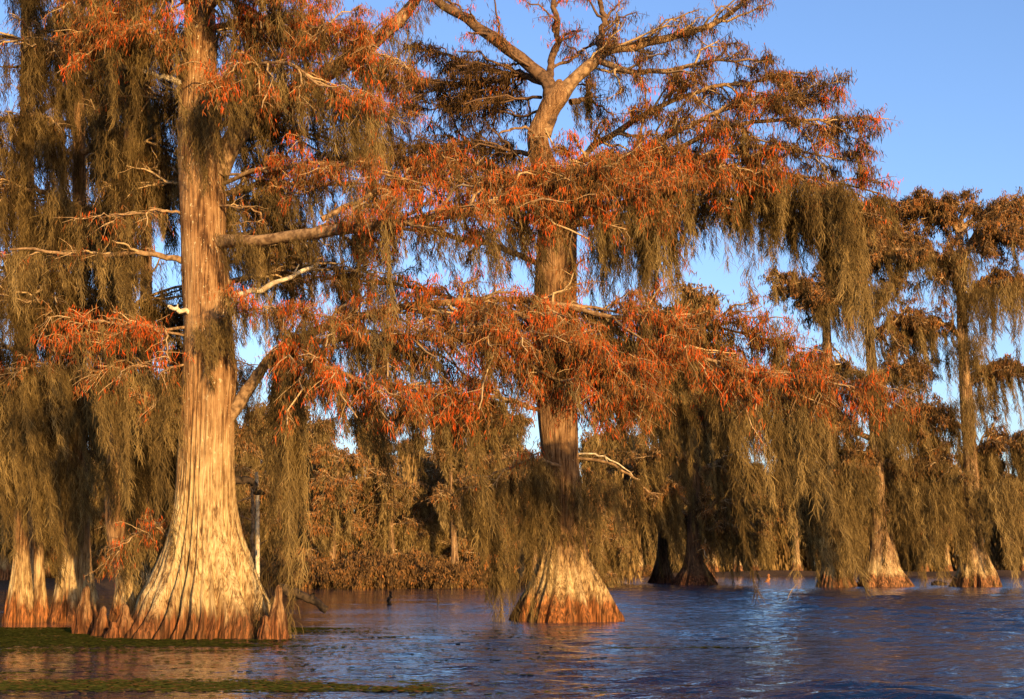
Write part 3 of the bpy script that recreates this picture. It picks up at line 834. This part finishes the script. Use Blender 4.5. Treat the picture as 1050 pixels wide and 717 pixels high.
G1 = side_tree('shaded cypress standing behind the mossy trunks left of the largest cypress', (150, 620),
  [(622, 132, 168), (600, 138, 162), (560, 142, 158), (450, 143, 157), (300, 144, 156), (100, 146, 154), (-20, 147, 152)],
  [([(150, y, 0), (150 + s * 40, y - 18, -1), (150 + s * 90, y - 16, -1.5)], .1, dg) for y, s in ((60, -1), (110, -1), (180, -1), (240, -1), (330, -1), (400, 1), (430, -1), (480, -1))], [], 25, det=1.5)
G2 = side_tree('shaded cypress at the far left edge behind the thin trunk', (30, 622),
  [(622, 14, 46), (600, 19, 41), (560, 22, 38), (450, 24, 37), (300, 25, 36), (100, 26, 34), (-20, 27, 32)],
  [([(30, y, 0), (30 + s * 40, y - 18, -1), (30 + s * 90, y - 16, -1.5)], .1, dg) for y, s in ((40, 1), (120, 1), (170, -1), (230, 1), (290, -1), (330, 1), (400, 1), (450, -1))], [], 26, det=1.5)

# ---- trees at the right, farther out
kr = dict(tone=.5, sd=.25, bsd=.4, tw=9, leaf=9, mn=12, ll=.085, lw=.018, mw=.0105)


def mid_tree(label, base, rows, boughs, curtains, seed, leafmat='leaf_brown', det=2.6, bark='bark_far'):
    t = Tree(label, base, det=det)
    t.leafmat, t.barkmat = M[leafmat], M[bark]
    t.trunk(rows, flute=.2, seed=seed, rings=80, nth=96, flute_h=1.6)
    for pts, r0, n2, l2, ms, ml in boughs:
        t.bough(pts, r0, .03, n2=int(n2 * 1.9), l2=l2, moss=ms, ml=ml, **kr)
    for c in curtains:
        curtain(t, *c[0], **c[1])
    t.finish()
    return t


C = mid_tree('tall cypress farthest right, evenly flared tan base at the waterline and high mossy crown', (1001, 602),
  [(602, 976, 1026), (590, 981, 1021), (575, 986, 1014), (555, 989, 1008), (520, 990, 1005), (470, 988, 1002), (420, 985, 998), (370, 983, 994), (320, 981, 991), (280, 981, 989), (240, 983, 988)],
  [([(985, 300, 0), (975, 280, 0), (955, 262, 0), (930, 250, 0), (905, 245, 0)], .3, 18, 3.0, 30, 1.4),
   ([(985, 270, 0), (1000, 240, 0), (1015, 222, 0), (1040, 215, 0)], .25, 16, 3.0, 14, 1.2),
   ([(984, 250, 0), (975, 225, 0), (950, 212, 0), (930, 212, 0)], .2, 18, 3.0, 14, 1.2),
   ([(985, 245, 0), (985, 220, 0), (975, 208, 0), (990, 205, 0)], .2, 10, 2.4, 8, 1.0),
   ([(985, 290, 0), (960, 270, -1), (925, 258, -2), (890, 255, -2)], .2, 18, 3.2, 36, 1.8),
   ([(985, 262, 0), (1010, 245, -1), (1045, 240, -2)], .2, 18, 3.0, 26, 1.8), ([(985, 235, 0), (960, 222, 1), (925, 222, 2), (900, 232, 2)], .2, 16, 2.8, 20, 1.4), ([(985, 235, 0), (1010, 218, 1), (1040, 212, 2), (1065, 225, 2)], .2, 16, 2.8, 14, 1.4),
   ([(985, 320, 0), (1005, 300, 0), (1030, 290, 0), (1060, 292, 0)], .22, 18, 3.0, 60, 2.4),
   ([(985, 345, 0), (965, 335, 0), (945, 338, 0), (925, 345, 0)], .2, 12, 2.4, 46, 2.6),
   ([(987, 400, 0), (1010, 380, 0), (1045, 375, 0)], .2, 14, 2.8, 60, 3.0),
   ([(988, 440, 0), (965, 425, 0), (935, 430, 0)], .18, 14, 2.6, 60, 3.0),
   ([(990, 470, 0), (1015, 455, 0), (1045, 458, 0)], .16, 12, 2.6, 60, 3.4),
   ([(990, 490, 0), (970, 478, 0), (945, 480, 0)], .16, 12, 2.6, 50, 3.4)],
  [(([(960, 262, -2), (1000, 262, -2)], 40, 2.6), dict(mn=12, sway=.05, spread=.5)), (([(975, 350, -2), (1000, 345, -2)], 26, 3.2), dict(mn=12, sway=.05, spread=.5)), (([(975, 410, -2), (1005, 405, -2)], 26, 2.8), dict(mn=12, sway=.05, spread=.5)), (([(900, 255, -2), (960, 262, -2)], 44, 2.6), dict(mn=12, sway=.05, spread=.5)),
   (([(985, 300, -1), (1040, 285, -1)], 50, 4.0), dict(mn=12, sway=.05, spread=.5)), (([(1000, 500, -1.4), (1040, 490, -1)], 36, 4.6), dict(mn=12, spread=.5)), (([(940, 470, -1), (985, 480, -1)], 40, 5.0), dict(mn=12, spread=.5)), (([(985, 535, -1.4), (1012, 535, -1.4)], 20, 2.2), dict(mn=12, spread=.4))], 31)
D = mid_tree('cypress whose forked bright base catches the sun, mossy crown, between two others at right', (908, 602),
  [(602, 880, 936), (592, 885, 929), (580, 889, 921), (565, 892, 916), (545, 893, 910), (520, 894, 908), (470, 893, 906), (400, 890, 901), (330, 886, 895), (280, 882, 889)],
  [([(884, 285, 0), (870, 255, 0), (850, 235, 0), (835, 228, 0)], .18, 18, 3.0, 40, 2.2), ([(884, 285, 0), (890, 255, 0), (880, 225, 0), (895, 205, 0)], .18, 18, 2.8, 30, 2.0), ([(886, 320, 0), (862, 300, -1), (835, 300, -1)], .18, 16, 2.8, 46, 2.8),
   ([(888, 350, 0), (915, 330, -1), (945, 325, -1)], .18, 16, 2.8, 46, 2.8), ([(888, 330, 0), (905, 305, 0), (920, 270, 0), (930, 250, 0)], .25, 16, 3.0, 26, 1.6),
   ([(888, 300, 0), (870, 280, 0), (850, 270, 0)], .2, 14, 2.6, 30, 2.0), ([(886, 285, 0), (900, 262, 0), (915, 240, 0)], .16, 14, 2.6, 16, 1.6),
   ([(890, 390, 0), (860, 375, 0), (835, 375, 0)], .2, 14, 2.8, 50, 2.8), ([(890, 400, 0), (915, 380, 0), (945, 378, 0)], .2, 14, 2.8, 50, 2.8),
   ([(893, 440, 0), (920, 425, 0), (950, 425, 0)], .2, 14, 2.8, 60, 3.2), ([(893, 450, 0), (865, 435, 0), (835, 438, 0)], .2, 14, 2.8, 60, 3.2),
   ([(894, 490, 0), (920, 475, 0), (950, 480, 0)], .16, 14, 2.6, 60, 3.2), ([(894, 500, 0), (870, 485, 0), (850, 490, 0)], .16, 12, 2.4, 60, 3.2)],
  [(([(870, 300, -2), (905, 290, -2)], 36, 3.0), dict(mn=12, sway=.05, spread=.5)), (([(875, 380, -2), (905, 380, -2)], 36, 3.4), dict(mn=12, sway=.05, spread=.5)), (([(915, 500, -1), (960, 495, -1)], 50, 5.0), dict(mn=12, spread=.5)), (([(855, 470, -1), (895, 480, -1)], 50, 4.0), dict(mn=12, spread=.5)), (([(895, 420, -1), (945, 425, -1)], 40, 4.0), dict(mn=12, spread=.5))], 32)
E = mid_tree('cypress with base almost hidden by long moss, leftmost of the three bases at right', (857, 602),
  [(602, 838, 877), (590, 841, 873), (575, 844, 869), (550, 846, 864), (500, 846, 861), (420, 845, 857), (340, 843, 852), (280, 842, 849)],
  [([(846, 330, 0), (830, 300, 0), (805, 290, 0)], .2, 16, 3.0, 40, 2.2), ([(846, 310, 0), (865, 285, 0), (880, 275, 0)], .2, 14, 2.6, 40, 2.2),
   ([(848, 400, 0), (825, 385, 0), (795, 385, 0)], .2, 14, 2.8, 60, 3.0), ([(850, 460, 0), (825, 445, 0), (800, 450, 0)], .2, 14, 2.8, 70, 3.4),
   ([(850, 500, 0), (830, 490, 0), (815, 495, 0)], .16, 12, 2.4, 50, 3.4), ([(850, 480, 0), (870, 465, 0), (885, 468, 0)], .16, 10, 2.0, 50, 3.4)],
  [(([(835, 500, -1.2), (875, 505, -1.2)], 46, 5.0), dict(mn=13, spread=.45)), (([(840, 550, -1.5), (872, 550, -1.5)], 30, 2.4), dict(mn=13, spread=.4)), (([(815, 480, -1), (845, 480, -1)], 30, 5.0), dict(mn=12, spread=.45))], 33)
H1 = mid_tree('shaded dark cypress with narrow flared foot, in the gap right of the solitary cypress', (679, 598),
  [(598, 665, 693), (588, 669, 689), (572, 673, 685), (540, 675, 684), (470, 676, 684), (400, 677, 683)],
  [([(679, y, 0), (679 + s * 20, y - 14, -1), (679 + s * 42, y - 12, -1)], .2, 10, 2.6, 46, 3.0) for y, s in ((430, -1), (450, 1), (490, -1), (500, 1), (530, -1), (540, 1))], [], 34, bark='bark_shaded')
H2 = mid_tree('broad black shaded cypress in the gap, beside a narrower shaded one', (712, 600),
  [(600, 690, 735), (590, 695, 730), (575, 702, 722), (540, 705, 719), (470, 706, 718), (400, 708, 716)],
  [([(712, y, 0), (712 + s * 22, y - 14, -1), (712 + s * 50, y - 12, -1)], .22, 11, 2.8, 56, 3.2) for y, s in ((430, -1), (445, 1), (480, -1), (490, 1), (520, -1), (530, 1), (550, 1))], [], 35, bark='bark_shaded')


# ---- the wooded shores behind: a few kinds, copied tree by tree
def wood_tree(label, H, crown, det, seed, leafmat, group, nb=18, moss=40, ml=2.0, low=.12, tone=.45, leaf=3, rt=.26, n2=10):
    r = np.random.default_rng(seed)
    t = Tree(label, None, loc=(0, 0, 0), det=det, group=group)
    t.leafmat, t.barkmat = M[leafmat], M['bark_far']
    z = np.linspace(-.5, H, 26)
    c = np.stack([.02 * H * np.sin(z / H * 3 + seed), .02 * H * np.cos(z / H * 2.2 + seed), z], -1)
    rad = rt * (1 - .8 * np.clip(z / H, 0, 1)) + rt * 1.7 * np.exp(-np.maximum(z, 0) / 1.1)
    t.trunk_world(c, rad, .2, r, 28, 1.4)
    for k in range(nb):
        q = low + (1 - low) * (k + r.uniform(0, 1)) / nb
        zz = H * q
        az = r.uniform(0, 2 * PI) if k else 0
        ln = crown * (1.05 - .55 * q) * r.uniform(.6, 1.1)
        b = np.array([np.interp(zz, z, c[:, 0]), np.interp(zz, z, c[:, 1]), zz])
        d = np.array([math.cos(az), math.sin(az), r.uniform(.05, .45)])
        t.bough([b, b + d * ln * .5, b + d * ln + np.array([0, 0, -.12 * ln])], .035 * det ** .5 * 1.2, .02, n2=n2, l2=crown * .42, tone=tone, sd=.25,
                moss=int(moss * r.uniform(.6, 1.3)), ml=ml * (.7 + .5 * (1 - q)), mn=6, mtone=.62, world=True, tw=5, leaf=leaf, ll=.085, lw=.022, mw=.0135, mspread=.3, sep=False)
    return t.finish()


def copy_tree(o, loc, rz, sc, label, group):
    c = o.copy()
    COL.objects.link(c)
    c.location, c.rotation_euler, c.scale = loc, (0, 0, rz), (sc, sc, sc)
    c['label'] = label
    if group:
        c['group'] = group
    for ch in o.children:
        d = ch.copy()
        COL.objects.link(d)
        d.parent = c
    return c


protos = [wood_tree('', 11, 2.5, 2.6, 41, 'leaf_brown', '', 22, 84, 2.0, low=.2),
          wood_tree('', 9, 2.6, 2.6, 42, 'leaf_brown', '', 18, 44, 1.6, tone=.75, leaf=4),
          wood_tree('', 13, 2.8, 2.8, 43, 'leaf_brown', '', 24, 96, 2.2, low=.26),
          wood_tree('', 7, 2.4, 2.6, 44, 'leaf_brown', '', 16, 64, 1.7, low=.1),
          wood_tree('', 12, 2.0, 2.6, 45, 'leaf_brown', '', 14, 40, 1.8, low=.45, leaf=4)]
used = set()


def place(kind, px, Y, sc, label, group=None):
    x = (px - CX) / F * Y
    rz = R.uniform(0, 2 * PI)
    z = max(-.2, float(gh(x, Y)) - .1)
    if kind not in used:
        used.add(kind)
        o = protos[kind]
        o.location, o.rotation_euler, o.scale = (x, Y, z), (0, 0, rz), (sc, sc, sc)
        o['label'] = label
        if group:
            o['group'] = group
        return o
    return copy_tree(protos[kind], (x, Y, z), rz, sc, label, group)


YL = ground_depth(604.0)
GL = 'mossy cypresses on the near left shore'
for i, px in enumerate([232, 262, 292, 322, 352, 380, 408, 436, 464, 492, 520, 548, 600, 630]):
    place([0, 4, 3, 0, 1, 4, 3, 0, 4, 1, 0, 4, 3, 0][i], px + R.uniform(-8, 8), YL + R.uniform(2, 7), R.uniform(.68, 1.0) * (.9 if i > 10 else 1),
          'brown mossy cypress, front row of the wooded shore between largest and solitary cypress', GL)
for i, px in enumerate([240, 275, 310, 345, 385, 425, 465, 500, 535, 570, 610]):
    place([2, 4, 2, 0, 4, 2, 0, 2, 4, 2, 0][i], px + R.uniform(-8, 8), YL + R.uniform(10, 22), R.uniform(.75, 1.1),
          'taller brown cypress, back row of the wooded shore between largest and solitary cypress', GL + ', back row')
GR = 'cypresses along the far right shore'
for i, px in enumerate([640, 662, 684, 706, 728, 750, 772, 794, 816, 838, 862, 888, 914, 940, 965, 990, 1015, 1040, 1065]):
    place([2, 4, 0, 1, 2, 4, 2, 0, 4, 2, 0, 4, 2, 0, 2, 4, 2, 0, 2][i], px + R.uniform(-6, 6), 196 + R.uniform(0, 14), R.uniform(1.15, 1.6),
          'small distant cypress in the treeline along the far right shore, beyond the open water', GR)
for i, px in enumerate([-30, 10, 45, 85, 120, 160, 200]):
    place([2, 0, 2, 1, 2, 0, 2][i], px, YL + R.uniform(2, 14), R.uniform(.9, 1.2), 'shaded shore cypress glimpsed behind the mossy trunks at the left edge', 'shaded shore cypresses at the left')
sc_ = place(2, 1180, 70, 1.0, 'tall cypress out of view beyond the right edge, shading the dark gap')
sc_.location, sc_.scale = (30.8, 59.0, 0), (1.1, 1.1, 1.5)
def far_woods(name, label, x0, x1, yfun, depth, H, n, w, tone):
    """the unbroken wood behind the shore trees: leaf and moss tufts through a deep band, thin stems between"""
    x = R.uniform(x0, x1, n)
    y = yfun(x) + depth * R.uniform(0, 1, n)
    top = H * (.78 + .13 * np.sin(x * .55 + 1.2 * np.sin(x * .23)) + .12 * np.sin(x * 1.7 + y * .4) + .1 * np.sin(x * 3.9 + y))
    z = .3 + top * R.uniform(0, 1, n) ** .9
    gap = (np.sin(x * 2.3 + z * .8 + 2 * np.sin(y * .7)) + np.sin(z * 2.1 + x * .9 + y)) > -1.1
    x, y, z = x[gap], y[gap], z[gap]
    m = len(x)
    ln = H * .075 * R.uniform(.4, 1.5, m)
    u = np.array([0, .35, 1.0])[None, :, None]
    p0 = np.stack([x, y, z + .3], -1)
    d = np.stack([R.normal(.05, .14, m), R.normal(0, .14, m), -np.ones(m)], -1)
    pt = p0[:, None] + d[:, None] * ln[:, None, None] * u
    a = R.uniform(-1.2, 1.2, m)
    g = Geo()
    g.ribbons(pt, w * R.uniform(.5, 1.5, (m, 1)) * np.array([[.5, 1, .1]]), np.stack([np.cos(a), np.sin(a), 0 * a], -1),
              np.clip(tone + .25 * np.sin(x * .8 + z) + R.normal(0, .2, m), 0, 1))
    tag(g.build(name, M['moss_far']), label, 'woods', None, 'stuff')


M['moss_far'] = leaf_mat('far_moss_and_needles', [(0.0, (0.07, 0.04, 0.016)), (0.5, (0.20, 0.118, 0.042)), (1.0, (0.32, 0.20, 0.07))], .1)
far_woods('left_shore_woods', 'unbroken brown mossy woods behind the near left shore', -42, 9, lambda x: shore(x) * 0 + YL + 14, 14, 8.6, 60000, .12, .5)
far_woods('right_shore_woods', 'unbroken brown woods behind the far right shore', -6, 95, lambda x: 0 * x + 206, 16, 15, 60000, .26, .45)
place(2, 712, 150, 2.35, 'tall distant cypress whose olive crown stands above the shore in the sky gap')

# ------------------------------------------------------------------ small things in the water
def knee(label, px, py, hw_px, h_px, seed, Y=None, lean=0.0):
    """cypress knee: a fluted woody cone with a rounded tip"""
    r = np.random.default_rng(seed)
    Y = ground_depth(py) if Y is None else Y
    s = Y / F
    n, m = 22, 40
    t = np.linspace(0, 1, n)
    rad = hw_px * s * np.array([1, .99, .95, .92, .9, .86, .83, .8, .76, .72, .68, .63, .57, .5, .44, .4, .38, .37, .36, .33, .24, .01])
    th = np.linspace(0, 2 * PI, m, endpoint=False)
    fl = sum(r.normal(0, 1) / k ** .3 * np.cos(k * th + r.uniform(0, 6)) for k in (3, 5, 7, 9, 12, 15))
    fl = 1 - np.abs(fl / fl.std())
    z = np.concatenate([[-.35], np.linspace(0, h_px * s, n - 1)])
    rr = rad[:, None] * (1 + (.30 * (1 - t * .4))[:, None] * np.clip(fl, -1, 1)[None] + .07 * np.sin(th[None] * 3 + z[:, None] * 9 + seed) + .05 * np.sin(th[None] * 5 - z[:, None] * 17))
    cx = lean * np.maximum(z, 0) + .03 * np.sin(z * 4 + seed)
    V = np.stack([cx[:, None] + rr * np.cos(th), rr * np.sin(th), np.broadcast_to(z[:, None], rr.shape)], -1)
    idx = np.arange(n * m).reshape(n, m)
    f = np.stack([idx[:-1], np.roll(idx, -1, 1)[:-1], np.roll(idx, -1, 1)[1:], idx[1:]], -1).reshape(-1, 4)
    g = Geo()
    x = (px - CX) / F * Y
    g.add(V + np.array([x, Y, 0]), f)
    tag(g.build('cypress_knee', M['bark_knee'], None, (x, Y, 0)), label, 'cypress knee')


M['bark_knee'] = bark_mat('knee_bark', (0.10, 0.045, 0.018), (0.25, 0.13, 0.05), (0.42, 0.27, 0.12), (0.13, 0.045, 0.014), 0.25, 1.0, 0.7)
knee('reddish cypress knee rising alone from duckweed before the second mossy trunk', 95, 650, 10, 48, 3)
knee('tallest cypress knee, pale-tipped, hugging the right of the largest cypress base', 290, 652, 11, 54, 4, 26.7, -.05)
knee('short lumpy cypress knee at the foot of the narrow pointed trunk', 112, 651, 8, 30, 5, 27.8)
knee('squat dark cypress knee against the left flank of the largest cypress', 134, 652, 11, 34, 7, 27.2)
knee('lowest cypress knee, a mere bump between the squat and the lumpy knees', 123, 653, 7, 17, 12, 26.9)
knee('low knee nestled in front of the tall knee beside the largest cypress base', 277, 653, 9, 24, 8, 26.6)


def pole(name, label, cat, pts, Y, r0, r1, mat, twigs=0, sides=8, wob=.25):
    main = smooth([P(p[0], p[1], Y + (p[2] if len(p) > 2 else 0)) for p in pts], 14)
    main[1:-1] += R.normal(0, r0 * wob, (12, 3))
    g = Geo()
    g.tubes(main[None], (np.linspace(r0, r1, 14) * (1 + R.normal(0, .07, 14)))[None], sides)
    for k in range(twigs):
        b = main[4 + (k * 3) % 9]
        d = norm(R.normal(0, 1, 3) + np.array([0, 0, .5])) * np.linalg.norm(main[-1] - main[0]) * .14
        g.tubes(smooth([b, b + d * .5, b + d + np.array([0, 0, -.02])], 5)[None], np.linspace(r1 * .8, r1 * .3, 5)[None], 5)
    tag(g.build(name, M[mat], None, tuple(main[0])), label, cat)


pole('dead_sapling', 'thin straight dead pale trunk, brightest of the bare poles right of the largest cypress', 'dead tree', [(265, 608), (264, 560), (264, 520), (263, 484)], 36, .06, .045, 'pale_wood', 1, wob=.1)
pole('dead_sapling', 'fainter thin dead trunk close behind the bright bare pole', 'dead tree', [(259, 608), (259, 560), (259, 520), (258, 490)], 43, .06, .04, 'limb', 3)
pole('fallen_log', 'dark half-sunk log slanting into the water beside the tall knee', 'log', [(335, 626), (318, 615), (300, 608), (285, 602)], 36, .09, .12, 'dark_wood', 3)
pole('stick', 'short forked dark stick in the water, left of two', 'stick', [(399, 625), (399, 617), (400, 607)], 50, .09, .04, 'dark_wood', 3)
pole('stick', 'thin dark stick in the water, nearest to the solitary cypress', 'stick', [(448, 624), (449, 616), (448, 606)], 51, .055, .03, 'dark_wood', 1)
pole('stump', 'small orange broken stump poking from the water by the far shore', 'stump', [(785, 604), (786, 596), (788, 589)], 118, .22, .1, 'red_wood', 2)
pole('floating_log', 'small black log floating just left of the farthest right cypress base', 'log', [(956, 600.5), (962, 599), (969, 600)], 98, .28, .2, 'dark_wood', 2)

# fringe of brush along the near left shore
def shrub(label, seed):
    r = np.random.default_rng(seed)
    t = Tree(label, None, loc=(0, 0, 0), det=2.4, group='brush along the left shore', name='shrub', cat='shrub')
    t.leafmat = M['leaf_brown']
    t.limbmat = M['limb_dark']
    for k in range(9):
        az = r.uniform(0, 6.28)
        d = np.array([math.cos(az), math.sin(az), r.uniform(.5, 1.6)]) * r.uniform(.9, 1.7)
        t.bough([np.array([0, 0, -.2]), d * .5, d], .03, .012, n2=7, l2=.9, tw=4, leaf=6, tone=.5, moss=4, ml=.7, mn=6, world=True, sep=False, ll=.09, lw=.03, mw=.02)
    t.finish()
    t.root.children[0].name = 'stems'
    return t.root


sh = [shrub('', 51), shrub('', 52)]
first = [True, True]
for i, px in enumerate(list(np.linspace(275, 660, 22))):
    k = i % 2
    Y = float(shore((px - CX) / F * YL)) + R.uniform(-.4, .8)
    loc = ((px - CX) / F * Y, Y, 0.0)
    lb = 'low brown shrub at the water edge of the left wooded shore, below the trees'
    if first[k]:
        first[k] = False
        o = sh[k]
        o.location = loc
        o['label'] = lb
    else:
        o = copy_tree(sh[k], loc, R.uniform(0, 6.28), R.uniform(.6, 1.15), lb, 'brush along the left shore')

# ------------------------------------------------------------------ duckweed
def duckweed():
    g = Geo()
    N = 260000
    y = R.uniform(15.0, 31.5, N)
    x = R.uniform(-14.5, 7, N)
    def nz(a, b, c):
        return np.sin(x * a + 1.3 * np.sin(y * b + c)) + np.sin(y * b * 1.7 + x * a * .6 + c * 2)
    px = CX + x / y * F
    edge = -2.9 - (y - 22) * .08 + .6 * nz(.7, .5, 1) + .35 * nz(2.1, 1.3, 2)
    m1 = (y > 22.6 + .25 * nz(.6, .4, 3)) & (x < edge)
    m2 = (y < 17.3 + .22 * nz(.8, .6, 1)) & (x < .25 + .5 * nz(1.2, .9, 2)) & (y > 15.6)
    m3 = (np.abs(y - 23.6 - .1 * x) < .13 + .06 * nz(1, 1, 1)) & (x > 1.5) & (x < 4.5)
    w1 = np.clip((edge + .6 - x) / 3.2, 0, 1) ** .9 * np.clip((y - 21.6 - .5 * nz(.6, .4, 3)) / 3.0, 0, 1) * np.clip(.75 + .3 * nz(.5, 2.2, 6), .12, 1)
    w2 = np.clip((.4 + .8 * nz(1.2, .9, 2) - x) / 1.5, 0, 1) * np.clip((17.5 + .2 * nz(.8, .6, 1) - y) / .9, 0, 1) * np.clip((y - 15.5) / .4, 0, 1)
    w3 = .5 * m3 + .03 * (x < edge + 3.5) + .35 * ((nz(.35, 2.4, 5) > 1.2) & (x < edge + 1.8))
    keep = R.uniform(0, 1, N) < np.maximum(np.maximum(w1, w2 * .9), w3)
    x, y = x[keep], y[keep]
    n = len(x)
    r = R.uniform(.018, .045, n)
    a0 = R.uniform(0, 6.28, n)
    th = np.arange(6) * PI / 3
    V = np.stack([x[:, None] + r[:, None] * np.cos(th[None] + a0[:, None]) * 1.25, y[:, None] + r[:, None] * np.sin(th[None] + a0[:, None]),
                  np.broadcast_to(R.uniform(.004, .011, n)[:, None], (n, 6)) + R.normal(0, .0012, (n, 6))], -1)
    f = np.arange(n * 6).reshape(n, 6)
    tn = np.repeat(np.clip(R.normal(.45, .2, n) + (y < 18) * .25, 0, 1), 6)
    g.add(V, f, tn)
    o = g.build('duckweed', leaf_mat('duckweed_leaf', [(0, (.035, .038, .006)), (.5, (.085, .082, .012)), (.85, (.15, .135, .02)), (1, (.30, .12, .03))], .1), None, (0, 0, 0), False)
    tag(o, 'green duckweed mats floating on the calm water at the left', 'duckweed', None, 'stuff')


duckweed()


# ------------------------------------------------------------------ light and sky
EL, AZ = math.radians(9.0), math.radians(24.0)      # low sun behind the camera, a little to its right
sv = np.array([math.sin(AZ) * math.cos(EL), -math.cos(AZ) * math.cos(EL), math.sin(EL)])
sun = bpy.data.lights.new('sun', 'SUN')
sun.energy = 5.0
sun.angle = math.radians(0.5)
sun.color = (1.0, 0.66, 0.30)
so = bpy.data.objects.new('sun', sun)
from mathutils import Vector
so.rotation_euler = Vector(sv).to_track_quat('Z', 'Y').to_euler()
so.location = (20, -40, 30)
COL.objects.link(so)
w = bpy.data.worlds.new('World')
scene.world = w
w.use_nodes = True
nt = w.node_tree
bg = nt.nodes['Background']
sky = nt.nodes.new('ShaderNodeTexSky')
sky.sky_type = 'NISHITA'
sky.sun_disc = False
sky.sun_elevation = EL
sky.sun_rotation = math.atan2(sv[0], sv[1])
sky.altitude = 0
sky.air_density = 1.0
sky.dust_density = 0.8
sky.ozone_density = 3.0
hs = nt.nodes.new('ShaderNodeMixRGB')
hs.blend_type = 'MULTIPLY'
hs.inputs[0].default_value = 1.0
hs.inputs[2].default_value = (1.10, 1.02, 1.16, 1)
nt.links.new(sky.outputs[0], hs.inputs[1])
nt.links.new(hs.outputs[0], bg.inputs[0])
bg.inputs[1].default_value = 0.15

vs = scene.view_settings
vs.view_transform = 'Standard'
vs.look = 'None'
vs.gamma = 1.0
vs.exposure = 0.82
vs.use_curve_mapping = False
cy = scene.cycles
cy.max_bounces = 5
cy.diffuse_bounces = 1
cy.glossy_bounces = 3
cy.transmission_bounces = 2
cy.use_denoising = True
cy.denoising_prefilter = 'ACCURATE'
